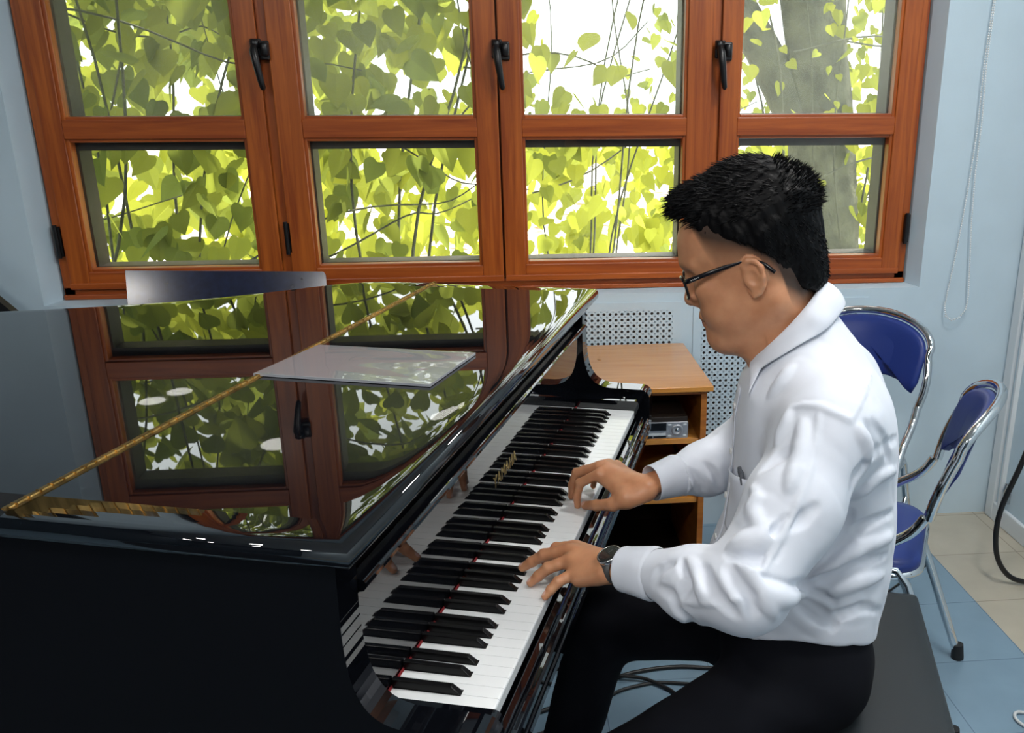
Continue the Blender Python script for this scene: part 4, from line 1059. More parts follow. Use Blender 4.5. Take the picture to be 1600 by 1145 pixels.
# ---- hair: volume plus tufts
hr = SDF([.26, .38, 1.13], [.60, .62, 1.44], .0025)
hr.ell(H(-.008, 0, .052), (.112, .0865, .104), 0, R=HR); hr.ell(H(-.03, 0, .06), (.085, .0875, .080), .02, R=HR)
hr.cone(H(-.055, 0, .095), H(.05, 0, .115), .050, .038, .03)
hr.cone(H(-.07, -.03, .088), H(.055, -.028, .106), .040, .034, .03); hr.cone(H(-.07, .03, .088), H(.055, .028, .106), .040, .034, .03)
hr.cone(H(-.02, 0, .118), H(-.03, 0, .118), .046, .046, .03)
hr.line([H(.045, -.025, .122), H(.072, -.022, .128), H(.082, -.016, .131)], [.026, .016, .006], .02)
hr.line([H(.045, .025, .122), H(.072, .022, .128), H(.082, .016, .131)], [.026, .016, .006], .02)
hr.line([H(.045, .0, .124), H(.074, .0, .131), H(.084, .0, .136)], [.026, .016, .006], .02)
hr.ell(H(-.096, 0, .088), (.030, .045, .032), .02, R=HR)
hr.ell(H(-.070, 0, .0), (.043, .062, .085), .02, R=HR)
def cut_hair(X, Y, Z):
    f, s_, u = hc(X, Y, Z); return (u-hairline(f, s_)-.002)*.8
hr.fn([.26, .38, 1.13], [.60, .62, 1.44], cut_hair, .006, 's')
hr.add([.26, .38, 1.13], [.60, .62, 1.44], lambda X, Y, Z: .0012*np.sin(900*(Y+.3*X)+60*Z)*np.sin(350*X+200*Z)+.0015*np.sin(260*Y+120*Z)*np.sin(180*X))
Vc, Qc = hr.mesh()
hair = pobj('hair', Vc, Qc, M['hair'])
rr = random.Random(9); nn = np.zeros(len(Vc)*3, F32); hair.data.vertices.foreach_get('normal', nn); nn = nn.reshape(-1, 3)
mb = MB(); cf, cu = (Vc-HC)@FW, (Vc-HC)@UP; cs = (Vc-HC)@SD
outer = hd.at(Vc) > .003
cand = np.where(outer & (cu > -.05))[0]
for i in range(5200):
    j = cand[rr.randrange(len(cand))]; p = Vc[j]-OFF; nv = nn[j]; f, u, s1 = cf[j], cu[j], cs[j]
    top = np.clip((u-.07)/.05, 0, 1)
    if f < -.075 and u > .06: flow = nv*.75-FW*.5+UP*.15+SD*rr.uniform(-.35, .35); ln = rr.uniform(.006, .016)
    elif top > .3: flow = nv*.35+FW*.95+UP*(.25 if f < .04 else .05)+SD*rr.uniform(-.35, .35); ln = rr.uniform(.010, .020)
    else: flow = nv*.25-UP*.8+FW*(-.25 if f < .03 else .1)+SD*rr.uniform(-.2, .2); ln = rr.uniform(.004, .010)
    d = nvec(flow+np.array([rr.gauss(0, .15) for _ in range(3)]))
    b0 = p-nv*.002
    mb.tube([b0, b0+d*ln*.55+nv*.0004, b0+d*ln-UP*(.0006)], [.0009, .0007, .0001], 3, caps=False)
mb.build('hair_tufts', M['hair'], hair)

# ---- shirt
sh = SDF([.16, .04, .545], [.775, .95, 1.245], .0032)
tz = [.55, .60, .66, .72, .80, .88, .95, 1.02, 1.06, 1.10, 1.14, 1.18]
tf = [.400, .395, .390, .392, .418, .427, .430, .431, .440, .472, .510, .532]
tb = [.690, .690, .697, .704, .707, .701, .692, .676, .660, .637, .606, .572]
tw = [.178, .178, .178, .176, .172, .172, .172, .168, .150, .112, .080, .060]
def torso(X, Y, Z):
    f, b, w = interp(tz, tf, Z), interp(tz, tb, Z), interp(tz, tw, Z)
    c = (f+b)/2; hd_ = (b-f)/2; p = 2.5
    q = ((np.abs(X-c)/hd_)**p+(np.abs(Y-.5)/w)**p)**(1/p)+1e-6
    return np.maximum((q-1)*np.minimum(hd_, w)*.95, Z-1.18)
sh.fn([.38, .31, .545], [.72, .69, 1.19], torso)
for s in (-1, 1):
    sh.cone((.542, .5+s*.060, 1.085), (.572, .5+s*.165, 1.048), .036, .052, .05)
    sh.ell((.618, .5+s*.085, .985), (.055, .085, .10), .05)
EL_, WL_, ER_2, WR_ = [np.array(q) for q in (EL, WL, ER, WR)]
dL = nvec(EL_-WL_); dR = nvec(ER_2-WR_)
CUL = (WL_+dL*.026, WL_+dL*.088); CUR = (WR_+dR*.020, WR_+dR*.080)
SLV = []
for S_, E_, cu, s in (((.572, .318, 1.030), EL_, CUL, -1), ((.572, .682, 1.030), ER_2, CUR, 1)):
    S_ = np.array(S_); mid = S_+(E_-S_)*.5+np.array([.006, -.004*s, 0])
    sh.cone(S_, mid, .070, .066, .045); sh.cone(mid, E_, .067, .060, .03)
    fm = cu[1]+(E_-cu[1])*.45
    sh.cone(E_, fm+np.array([0, 0, -.006]), .058, .053, .03); sh.cone(fm+np.array([0, 0, -.006]), cu[1], .053, .0385, .02)
    SLV.append((S_, E_, cu))
def vnoise(X, Y, Z, f):
    return np.sin(f*(X+.35*Y)+1.3*np.sin(f*.5*Z+1))*np.sin(f*.8*(Z-.3*X)+.9*np.sin(.6*f*Y))*np.sin(f*.9*(Y+.2*Z)+2)
def cnoise(X, Y, Z, f):      # crease field: zero lines become valleys
    return np.sin(f*(.75*Z+.55*X)+1.6*np.sin(f*.42*Y+.8)+.9*np.sin(f*.37*X))*.6+.4*np.sin(f*.8*(Y-.4*Z)+1.2*np.sin(f*.5*X))+.25
FOLDS = [
(0.006, -1, [[.445,.135,.907,-.366,-.521,.771],[.449,.128,.903,-.289,-.6,.746],[.453,.122,.899,-.213,-.668,.714],[.457,.117,.895,-.138,-.725,.675],[.461,.113,.891,-.07,-.787,.612],[.465,.109,.886,-.007,-.841,.541],[.468,.106,.882,.037,-.877,.479],[.471,.104,.877,.081,-.908,.41],[.474,.103,.873,.123,-.932,.341],[.477,.101,.868,.165,-.95,.265],[.482,.102,.861,.24,-.957,.163],[.487,.102,.854,.316,-.947,.059]]),
(0.0085, 1, [[.454,.135,.91,-.255,-.566,.784],[.46,.131,.908,-.165,-.622,.765],[.466,.126,.906,-.071,-.674,.736],[.471,.123,.903,.02,-.712,.702],[.476,.121,.9,.091,-.74,.666],[.48,.119,.896,.166,-.763,.625],[.485,.117,.893,.239,-.779,.58],[.487,.114,.887,.293,-.801,.522],[.489,.111,.881,.348,-.815,.464],[.492,.109,.875,.387,-.84,.381],[.494,.108,.869,.424,-.861,.282],[.497,.107,.863,.471,-.862,.19],[.501,.108,.856,.522,-.849,.084],[.504,.111,.848,.572,-.819,-.033],[.507,.114,.84,.621,-.768,-.157]]),
(0.008, -1, [[.487,.12,.897,.248,-.759,.602],[.493,.119,.891,.354,-.769,.532],[.5,.119,.886,.458,-.766,.451],[.507,.122,.882,.555,-.738,.384],[.515,.126,.878,.652,-.695,.303],[.522,.132,.873,.748,-.632,.203],[.528,.139,.871,.812,-.57,.127],[.534,.149,.867,.878,-.479,.009],[.541,.167,.859,.932,-.288,-.218],[.557,.327,.77,-.001,-.998,.055],[.561,.327,.779,.003,-.999,.048],[.565,.328,.787,.007,-.999,.041],[.569,.328,.795,.013,-.999,.03]]),
(0.011, 1, [[.489,.114,.886,.315,-.804,.504],[.494,.113,.881,.403,-.802,.44],[.5,.114,.876,.49,-.79,.368],[.506,.116,.871,.579,-.764,.284],[.513,.12,.867,.673,-.71,.205],[.52,.127,.862,.765,-.634,.113],[.528,.137,.855,.86,-.51,-.021],[.535,.153,.85,.927,-.336,-.165],[.551,.326,.754,-.005,-.998,.06],[.558,.326,.758,.004,-.998,.058]]),
(0.0075, -1, [[.44,.148,.912,-.486,-.381,.787],[.448,.143,.913,-.372,-.471,.8],[.456,.139,.913,-.262,-.545,.797],[.463,.136,.913,-.159,-.6,.784],[.469,.135,.913,-.078,-.635,.769],[.475,.134,.912,.003,-.664,.748],[.481,.133,.912,.083,-.689,.72],[.487,.133,.911,.161,-.708,.687],[.493,.138,.914,.204,-.725,.658],[.499,.142,.917,.24,-.753,.613],[.504,.148,.922,.226,-.794,.564],[.509,.153,.928,.206,-.84,.502]]),
(0.011, 1, [[.442,.159,.917,-.532,-.312,.787],[.449,.157,.921,-.461,-.385,.8],[.455,.157,.924,-.401,-.447,.799],[.462,.156,.927,-.339,-.514,.788],[.468,.156,.929,-.285,-.57,.77],[.474,.156,.931,-.233,-.625,.745],[.48,.156,.933,-.179,-.679,.712],[.485,.156,.935,-.13,-.73,.671],[.491,.159,.939,-.109,-.777,.62],[.497,.162,.944,-.083,-.817,.571],[.503,.164,.948,-.056,-.849,.526]]),
(0.0055, 1, [[.467,.218,.978,-.746,-.322,.583],[.472,.206,.976,-.668,-.448,.594],[.476,.198,.973,-.593,-.542,.595],[.472,.195,.967,-.622,-.531,.576],[.468,.193,.961,-.647,-.508,.569],[.471,.187,.957,-.579,-.565,.588],[.474,.18,.954,-.498,-.617,.609],[.477,.174,.95,-.419,-.656,.628],[.48,.169,.946,-.332,-.691,.642],[.483,.164,.941,-.245,-.717,.653]]),
(0.007, -1, [[.49,.156,.935,-.08,-.764,.64],[.496,.159,.939,-.057,-.803,.593],[.501,.161,.943,-.033,-.837,.547],[.507,.163,.947,-.006,-.864,.504],[.513,.166,.951,.025,-.883,.469],[.519,.168,.953,.074,-.895,.44],[.524,.169,.955,.125,-.902,.414],[.53,.171,.956,.179,-.902,.393],[.536,.173,.958,.236,-.896,.375],[.54,.175,.962,.269,-.883,.384],[.545,.178,.965,.308,-.865,.395],[.55,.182,.969,.344,-.845,.409],[.554,.185,.972,.387,-.821,.42]]),
(0.008, -1, [[.545,.324,.737,-.008,-.998,.056],[.552,.325,.733,.003,-.999,.051],[.558,.325,.728,.017,-.999,.046],[.565,.324,.724,.039,-.998,.039],[.571,.325,.719,.066,-.997,.033],[.579,.325,.715,.104,-.994,.029],[.587,.326,.711,.147,-.989,.025],[.594,.327,.707,.194,-.981,.019],[.602,.328,.703,.247,-.969,.013]]),
(0.007, -1, [[.56,.326,.763,.006,-.998,.056],[.567,.326,.761,.024,-.998,.054],[.573,.326,.758,.049,-.998,.049],[.58,.327,.756,.079,-.996,.044],[.587,.327,.753,.119,-.992,.037],[.595,.328,.75,.164,-.986,.029],[.602,.329,.747,.214,-.977,.021]]),
(0.008, -1, [[.678,.38,1.005,.934,-.315,.171],[.67,.361,1.008,.917,-.377,.13],[.662,.341,1.011,.935,-.352,.032],[.653,.318,1.015,.932,-.357,-.061],[.646,.3,1.018,.894,-.435,-.103],[.639,.288,1.018,.838,-.53,-.13],[.633,.28,1.017,.77,-.63,-.103],[.629,.276,1.013,.777,-.617,-.125],[.626,.272,1.009,.831,-.542,-.124],[.622,.267,1.005,.829,-.549,-.104],[.618,.262,1.001,.83,-.55,-.085],[.614,.257,.997,.827,-.56,-.056],[.611,.251,.994,.821,-.57,-.025],[.609,.25,.987,.85,-.524,-.051],[.608,.248,.98,.884,-.465,-.04],[.606,.245,.973,.909,-.415,-.024],[.604,.241,.967,.923,-.385,-.004]]),
(0.008, 1, [[.68,.378,.954,.929,-.371,-.012],[.671,.358,.958,.857,-.514,-.035],[.663,.346,.959,.779,-.625,-.053],[.655,.338,.959,.714,-.692,-.103],[.648,.331,.958,.669,-.723,-.173],[.642,.327,.953,.62,-.753,-.222],[.636,.324,.949,.568,-.778,-.267],[.631,.322,.944,.524,-.79,-.319],[.625,.321,.939,.472,-.804,-.361],[.62,.321,.933,.413,-.822,-.392]]),
(0.008, -1, [[.688,.403,.873,.931,-.362,.058],[.679,.383,.878,.875,-.484,-.007],[.671,.371,.88,.81,-.584,-.049],[.663,.361,.88,.74,-.668,-.079],[.656,.354,.88,.667,-.739,-.096],[.65,.349,.878,.595,-.797,-.103],[.643,.345,.877,.524,-.846,-.099],[.636,.342,.874,.457,-.885,-.087],[.631,.339,.869,.41,-.911,-.05],[.626,.338,.864,.368,-.93,-.005],[.62,.335,.859,.318,-.948,.007],[.615,.334,.854,.273,-.962,.003],[.609,.332,.848,.228,-.974,-.001],[.604,.331,.843,.185,-.983,-.003],[.599,.33,.837,.149,-.989,-.004],[.594,.33,.829,.12,-.993,-.002],[.59,.329,.821,.095,-.995,.001],[.585,.328,.813,.072,-.997,.007]]),
(0.009, 1, [[.688,.397,.835,.906,-.42,.057],[.679,.38,.839,.837,-.545,.051],[.67,.369,.84,.767,-.64,.043],[.662,.36,.84,.696,-.717,.035],[.655,.353,.84,.623,-.782,.027],[.647,.348,.839,.551,-.834,.019],[.64,.343,.837,.481,-.877,.013],[.634,.34,.833,.428,-.904,.009],[.629,.338,.829,.376,-.926,.005],[.623,.336,.826,.326,-.945,.003],[.617,.334,.821,.281,-.96,.002],[.612,.333,.817,.241,-.971,.003],[.607,.332,.812,.2,-.98,.005],[.601,.33,.808,.162,-.987,.007],[.595,.33,.804,.13,-.992,.012],[.59,.329,.8,.098,-.995,.017],[.584,.328,.796,.071,-.997,.023],[.578,.328,.792,.047,-.998,.03],[.573,.328,.787,.029,-.999,.037],[.567,.327,.783,.014,-.999,.043]]),
(0.0075, -1, [[.682,.383,.806,.846,-.534,.015],[.672,.37,.809,.769,-.639,.015],[.664,.36,.811,.692,-.722,.013],[.655,.353,.811,.615,-.788,.01],[.647,.348,.811,.543,-.84,.007],[.639,.343,.811,.467,-.884,.005],[.632,.339,.809,.4,-.916,.004],[.625,.336,.807,.343,-.939,.004],[.618,.334,.804,.29,-.957,.006],[.612,.332,.801,.24,-.971,.009],[.605,.331,.797,.195,-.981,.013],[.599,.33,.794,.153,-.988,.018],[.592,.329,.79,.116,-.993,.024],[.586,.328,.786,.083,-.996,.03],[.579,.328,.782,.056,-.998,.037],[.573,.327,.778,.033,-.999,.044],[.566,.327,.773,.015,-.999,.05],[.56,.327,.769,.003,-.998,.055],[.553,.326,.764,-.005,-.998,.058]]),
(0.008, 1, [[.679,.379,.772,.826,-.564,-.027],[.671,.369,.775,.758,-.652,-.023],[.663,.36,.776,.689,-.724,-.019],[.656,.354,.777,.622,-.783,-.015],[.649,.348,.778,.556,-.831,-.011],[.641,.344,.777,.493,-.87,-.007],[.634,.34,.777,.434,-.901,-.003],[.627,.337,.774,.375,-.927,.002],[.62,.335,.771,.32,-.947,.007],[.613,.333,.768,.27,-.963,.013],[.606,.331,.765,.223,-.975,.02],[.599,.329,.761,.182,-.983,.026]]),
(0.007, -1, [[.686,.4,.695,.912,-.399,-.098],[.673,.376,.71,.811,-.582,-.066],[.663,.363,.719,.721,-.692,-.046],[.653,.353,.725,.633,-.774,-.034],[.644,.347,.729,.55,-.835,-.024],[.637,.342,.728,.486,-.874,-.016],[.629,.339,.726,.429,-.903,-.009],[.622,.335,.725,.373,-.928,-.003],[.615,.333,.722,.321,-.947,.003],[.608,.331,.72,.273,-.962,.009],[.607,.33,.712,.269,-.963,.01],[.605,.329,.704,.268,-.963,.011],[.604,.329,.696,.265,-.964,.01]]),
(0.007, -1, [[.554,.325,.747,.002,-.998,.058],[.561,.325,.743,.016,-.998,.054],[.567,.325,.739,.039,-.998,.048],[.573,.325,.735,.066,-.997,.042],[.58,.326,.73,.1,-.994,.035],[.586,.326,.726,.136,-.99,.028],[.592,.327,.72,.171,-.985,.021],[.598,.328,.714,.209,-.978,.017],[.603,.329,.708,.25,-.968,.013],[.609,.331,.702,.297,-.955,.007]]),
(0.0045, 1, [[.363,.16,.826,-.561,-.828,.015],[.371,.154,.828,-.474,-.88,.029],[.379,.151,.83,-.45,-.893,.014],[.387,.146,.832,-.505,-.863,-.018],[.395,.141,.834,-.625,-.777,-.066],[.402,.134,.838,-.701,-.709,-.073],[.409,.127,.843,-.696,-.717,-.041],[.415,.12,.847,-.665,-.746,-.007],[.422,.115,.851,-.62,-.784,.025],[.428,.11,.854,-.567,-.822,.055],[.435,.107,.858,-.473,-.874,.115],[.441,.104,.862,-.376,-.91,.175],[.447,.103,.865,-.284,-.933,.221],[.453,.102,.868,-.189,-.946,.264],[.46,.102,.87,-.097,-.949,.3],[.466,.102,.872,-.004,-.943,.332],[.472,.103,.874,.088,-.931,.355]]),
(0.006, -1, [[.332,.192,.826,-.794,-.601,.095],[.335,.19,.835,-.796,-.555,.243],[.338,.19,.842,-.78,-.506,.368],[.341,.192,.849,-.755,-.447,.48],[.346,.189,.855,-.711,-.428,.558],[.352,.188,.86,-.653,-.412,.636],[.358,.187,.865,-.592,-.39,.706],[.363,.187,.869,-.547,-.348,.761]]),
(0.006, -1, [[.341,.18,.828,-.776,-.624,.091],[.348,.172,.831,-.724,-.679,.118],[.355,.166,.833,-.66,-.739,.133],[.362,.16,.834,-.57,-.809,.145],[.366,.157,.829,-.512,-.858,.047],[.369,.156,.822,-.472,-.879,-.064],[.372,.155,.816,-.426,-.887,-.176],[.375,.155,.809,-.374,-.877,-.301]]),
(0.0065, -1, [[.375,.184,.875,-.421,-.362,.832],[.379,.175,.873,-.453,-.459,.764],[.382,.168,.87,-.505,-.529,.682],[.386,.161,.867,-.569,-.577,.586],[.389,.155,.864,-.639,-.603,.478],[.386,.153,.856,-.598,-.699,.392],[.383,.152,.849,-.551,-.781,.293],[.381,.151,.841,-.509,-.841,.186],[.378,.151,.833,-.464,-.883,.069]]),
(0.007, 1, [[.386,.179,.879,-.435,-.328,.839],[.391,.169,.877,-.553,-.39,.736],[.395,.159,.875,-.689,-.411,.597],[.399,.15,.872,-.744,-.457,.488],[.403,.141,.87,-.749,-.527,.401],[.405,.136,.865,-.747,-.586,.315],[.406,.131,.86,-.736,-.638,.227],[.408,.128,.855,-.722,-.679,.133],[.409,.126,.848,-.705,-.708,.031]]),
(0.007, -1, [[.406,.153,.884,-.707,-.331,.625],[.41,.144,.883,-.711,-.426,.56],[.413,.136,.88,-.7,-.512,.497],[.416,.129,.877,-.68,-.59,.435],[.42,.123,.874,-.659,-.655,.369],[.423,.118,.87,-.631,-.714,.303],[.428,.113,.867,-.583,-.772,.254],[.432,.11,.864,-.506,-.836,.211],[.437,.106,.861,-.432,-.887,.164],[.442,.103,.857,-.36,-.926,.11],[.447,.101,.853,-.292,-.955,.051],[.451,.1,.849,-.222,-.975,-.018],[.456,.099,.844,-.151,-.985,-.088]]),
(0.007, -1, [[.368,.158,.811,-.454,-.86,-.234],[.373,.156,.808,-.392,-.87,-.298],[.379,.156,.804,-.33,-.865,-.378],[.384,.156,.8,-.268,-.844,-.465],[.389,.158,.795,-.199,-.802,-.564],[.394,.163,.787,-.102,-.711,-.696],[.4,.43,.609,-.973,-.212,-.095],[.41,.394,.629,-.904,-.421,-.076],[.418,.377,.637,-.836,-.545,-.055]]),
(0.006, -1, [[.439,.13,.9,-.421,-.536,.732],[.442,.125,.897,-.354,-.609,.71],[.446,.119,.894,-.297,-.686,.664],[.45,.115,.891,-.244,-.751,.613],[.453,.111,.887,-.191,-.809,.557],[.458,.108,.884,-.117,-.85,.513],[.463,.106,.881,-.05,-.884,.464],[.467,.104,.878,.019,-.911,.412],[.472,.103,.874,.088,-.931,.355],[.473,.101,.868,.108,-.959,.262],[.475,.1,.861,.133,-.978,.16],[.476,.099,.854,.151,-.987,.057],[.478,.099,.846,.176,-.983,-.051]]),
(0.006, -1, [[.619,.274,1.064,.64,-.651,.408],[.624,.275,1.056,.699,-.645,.309],[.63,.278,1.048,.749,-.628,.211],[.635,.282,1.039,.801,-.587,.116],[.638,.285,1.03,.836,-.549,.008],[.641,.291,1.019,.856,-.506,-.108],[.644,.302,1.007,.862,-.458,-.219]]),
(0.006, 1, [[.61,.264,1.059,.519,-.778,.354],[.613,.264,1.053,.561,-.781,.275],[.617,.264,1.047,.605,-.77,.203],[.62,.266,1.04,.664,-.736,.136],[.624,.268,1.033,.721,-.69,.065],[.625,.27,1.025,.768,-.641,-.005],[.627,.273,1.015,.814,-.574,-.092],[.629,.278,1.005,.786,-.593,-.175]]),
(0.006, -1, [[.63,.285,1.063,.75,-.523,.404],[.634,.287,1.056,.801,-.502,.326],[.639,.291,1.049,.847,-.472,.244],[.644,.297,1.041,.895,-.418,.154],[.649,.307,1.032,.931,-.358,.066],[.656,.325,1.019,.946,-.323,.01],[.659,.335,1.008,.929,-.369,-.025],[.662,.343,.997,.902,-.432,-.024],[.665,.348,.987,.871,-.491,-.007],[.668,.352,.978,.844,-.536,.014]]),
(0.005, 1, [[.513,.297,1.074,-.742,-.381,.551],[.519,.292,1.077,-.678,-.446,.584],[.525,.287,1.08,-.612,-.497,.616],[.531,.284,1.083,-.549,-.528,.648],[.539,.279,1.084,-.449,-.594,.667],[.546,.276,1.085,-.35,-.64,.684],[.554,.273,1.086,-.245,-.677,.694],[.56,.27,1.085,-.17,-.712,.682],[.565,.268,1.083,-.093,-.739,.668],[.571,.266,1.082,-.013,-.761,.648],[.577,.265,1.08,.066,-.775,.629],[.583,.264,1.078,.154,-.787,.597],[.59,.263,1.075,.242,-.791,.561],[.596,.264,1.072,.331,-.786,.522],[.6,.27,1.077,.378,-.715,.587],[.603,.276,1.082,.423,-.638,.644],[.607,.283,1.087,.473,-.539,.697],[.61,.293,1.091,.522,-.421,.742],[.614,.305,1.094,.561,-.287,.776],[.618,.323,1.095,.591,-.118,.798],[.624,.356,1.092,.586,-.045,.809],[.629,.378,1.092,.557,-.194,.808],[.633,.394,1.094,.559,-.256,.789],[.637,.411,1.096,.617,-.172,.768],[.642,.437,1.095,.697,-.059,.715]]),
(0.0045, 1, [[.554,.268,1.081,-.244,-.734,.634],[.554,.264,1.075,-.24,-.767,.595],[.553,.26,1.07,-.222,-.778,.587],[.552,.256,1.064,-.2,-.786,.584],[.552,.252,1.059,-.173,-.792,.586],[.551,.248,1.053,-.145,-.794,.591],[.551,.244,1.048,-.116,-.794,.596],[.55,.24,1.042,-.098,-.791,.604],[.549,.236,1.037,-.073,-.788,.612],[.547,.232,1.031,-.043,-.776,.629],[.546,.228,1.026,-.004,-.747,.665],[.545,.223,1.021,.036,-.723,.69],[.544,.217,1.017,.066,-.705,.706],[.542,.212,1.012,.091,-.698,.71],[.541,.208,1.007,.111,-.702,.704],[.539,.203,1.002,.112,-.715,.69],[.537,.198,.997,.109,-.735,.669],[.535,.193,.992,.104,-.763,.638],[.533,.189,.987,.091,-.794,.602],[.531,.185,.982,.089,-.815,.573],[.529,.181,.977,.085,-.839,.537],[.527,.178,.971,.079,-.861,.503],[.525,.175,.966,.083,-.878,.471],[.523,.172,.961,.075,-.889,.452],[.52,.169,.955,.072,-.894,.442],[.517,.166,.951,.075,-.894,.442],[.514,.163,.946,.085,-.887,.454],[.512,.16,.94,.103,-.874,.474],[.509,.157,.936,.124,-.857,.501],[.506,.154,.931,.147,-.835,.53],[.503,.15,.926,.175,-.807,.564],[.501,.146,.921,.203,-.774,.599],[.498,.142,.917,.225,-.747,.625],[.495,.137,.912,.241,-.731,.639],[.493,.132,.908,.25,-.724,.642],[.49,.127,.904,.25,-.731,.635],[.488,.123,.899,.245,-.747,.618]]),
(0.0065, -1, [[.316,.628,.836,-.171,-.593,.787],[.32,.621,.829,-.049,-.778,.626],[.324,.616,.822,.064,-.897,.438],[.329,.614,.814,.166,-.959,.228],[.332,.613,.805,.267,-.964,-.003],[.329,.614,.795,.164,-.95,-.264],[.324,.619,.783,.056,-.816,-.575]]),
(0.007, 1, [[.328,.629,.836,.159,-.571,.806],[.333,.623,.83,.293,-.721,.629],[.338,.62,.822,.414,-.804,.428],[.343,.619,.813,.532,-.824,.198],[.347,.621,.803,.559,-.827,-.058],[.344,.622,.791,.522,-.764,-.38],[.339,.635,.773,.191,-.589,-.785]]),
(0.006, -1, [[.348,.629,.827,.36,-.755,.547],[.353,.627,.818,.4,-.86,.318],[.359,.627,.808,.384,-.919,.084],[.364,.63,.797,.331,-.931,-.156],[.367,.636,.783,.243,-.871,-.427],[.37,.649,.765,.117,-.687,-.717]]),
(0.0065, -1, [[.375,.642,.834,.238,-.795,.558],[.381,.641,.828,.304,-.849,.432],[.387,.64,.821,.365,-.881,.301],[.392,.64,.813,.423,-.892,.161],[.398,.643,.805,.477,-.878,.021],[.402,.646,.792,.498,-.844,-.201],[.405,.655,.777,.554,-.691,-.465]]),
(0.006, 1, [[.487,.37,1.069,-.681,-.447,.58],[.492,.371,1.075,-.67,-.42,.612],[.496,.372,1.081,-.659,-.406,.633],[.501,.374,1.088,-.648,-.403,.647],[.506,.377,1.094,-.623,-.427,.655],[.51,.38,1.1,-.588,-.461,.665],[.515,.383,1.106,-.534,-.484,.693]]),
(0.006, 1, [[.497,.27,1.029,-.792,-.246,.559],[.5,.273,1.034,-.796,-.282,.536],[.502,.276,1.04,-.764,-.399,.506],[.505,.278,1.045,-.746,-.441,.499],[.508,.28,1.051,-.721,-.474,.506],[.51,.284,1.058,-.738,-.426,.524],[.512,.289,1.064,-.737,-.418,.531],[.514,.293,1.07,-.732,-.41,.544]]),
(0.007, -1, [[.48,.235,1.001,-.673,-.242,.698],[.486,.235,1.006,-.626,-.275,.73],[.491,.237,1.011,-.588,-.305,.749],[.497,.239,1.016,-.555,-.34,.759],[.502,.24,1.02,-.524,-.388,.758],[.509,.239,1.024,-.467,-.457,.757],[.516,.238,1.027,-.405,-.528,.746],[.522,.238,1.03,-.351,-.595,.724],[.529,.238,1.033,-.292,-.66,.693]]),
(0.007, -1, [[.614,.329,.901,.186,-.963,-.193],[.612,.331,.892,.2,-.967,-.16],[.611,.332,.884,.211,-.971,-.112],[.61,.332,.875,.222,-.973,-.059],[.609,.332,.867,.227,-.974,-.007],[.607,.332,.86,.214,-.977,.001],[.604,.331,.853,.186,-.982,-.002],[.601,.33,.846,.162,-.987,-.004],[.597,.33,.838,.14,-.99,-.004],[.594,.329,.831,.119,-.993,-.003]]),
(0.008, 1, [[.532,.265,1.063,-.471,-.648,.599],[.532,.26,1.058,-.442,-.659,.608],[.531,.255,1.053,-.415,-.665,.622],[.531,.25,1.047,-.386,-.669,.635],[.531,.246,1.042,-.355,-.674,.648],[.53,.24,1.037,-.315,-.677,.665],[.53,.235,1.032,-.261,-.66,.705],[.529,.23,1.026,-.208,-.644,.737],[.528,.225,1.021,-.175,-.626,.76],[.526,.219,1.016,-.147,-.62,.771],[.524,.213,1.012,-.129,-.628,.768],[.522,.208,1.007,-.116,-.645,.755],[.521,.202,1.002,-.115,-.672,.732],[.519,.198,.997,-.113,-.702,.703],[.517,.193,.992,-.122,-.74,.661]]),
]
for r_f, kind, pts in FOLDS:      # creases and seams: thin rolls laid on (or sunk into) the cloth, fading at both ends
    n_ = len(pts)
    cs_ = []; rs_ = []
    for i_, p_ in enumerate(pts):
        w_ = min(1, .35+2.2*min(i_, n_-1-i_)/max(n_-1, 1)); rr_ = r_f*w_
        o_f = -rr_*(.58 if r_f > .0052 else .74) if kind > 0 else rr_*.50
        cs_.append(np.array(p_[:3])+np.array(p_[3:])*o_f); rs_.append(rr_)
    sh.line(cs_, rs_, .006 if r_f < .0052 else (.012 if kind > 0 else .009), 'u' if kind > 0 else 's')
sh.add([.16, .04, .545], [.775, .95, 1.245], lambda X, Y, Z: .0020*vnoise(X, Y, Z, 38)+.0011*np.maximum(0, 1-2.6*np.abs(cnoise(X, Y, Z, 26)))+.0006*np.maximum(0, 1-3*np.abs(cnoise(X+.2, Y*1.1, Z, 62))))
# hem: cut by a sloping plane, hollow below the waist so the trousers enter it
def hem(X, Y, Z):
    zc = .664-.42*np.clip(Y-.35, 0, .22)+.006*np.sin(30*X+12*Y)-.25*np.clip(X-.64, 0, .1)
    return np.maximum(Z-zc, (np.abs(X-.56)-.19)*1.0)
sh.fn([.38, .25, .545], [.775, .75, .70], hem, .006, 's')
def sleeve_cut(cu, d):
    def f(X, Y, Z): return (X-cu[1][0])*d[0]+(Y-cu[1][1])*d[1]+(Z-cu[1][2])*d[2]+.004
    return f
for cu, d in ((CUL, dL), (CUR, dR)):
    sh.fn(cu[1]-np.array([.06, .06, .06]), cu[1]+np.array([.035, .06, .06]), lambda X, Y, Z, cu=cu, d=d: np.maximum(sleeve_cut(cu, d)(X, Y, Z), np.sqrt((X-cu[1][0])**2+(Y-cu[1][1])**2+(Z-cu[1][2])**2)-.07), .002, 's')
# neck opening
sh.cone((.492, .5, 1.22), (.530, .5, 1.09), .066, .060, .006, 's')
Vs, Qs = sh.mesh()
shirt = pobj('shirt', Vs, Qs, M['shirt'])
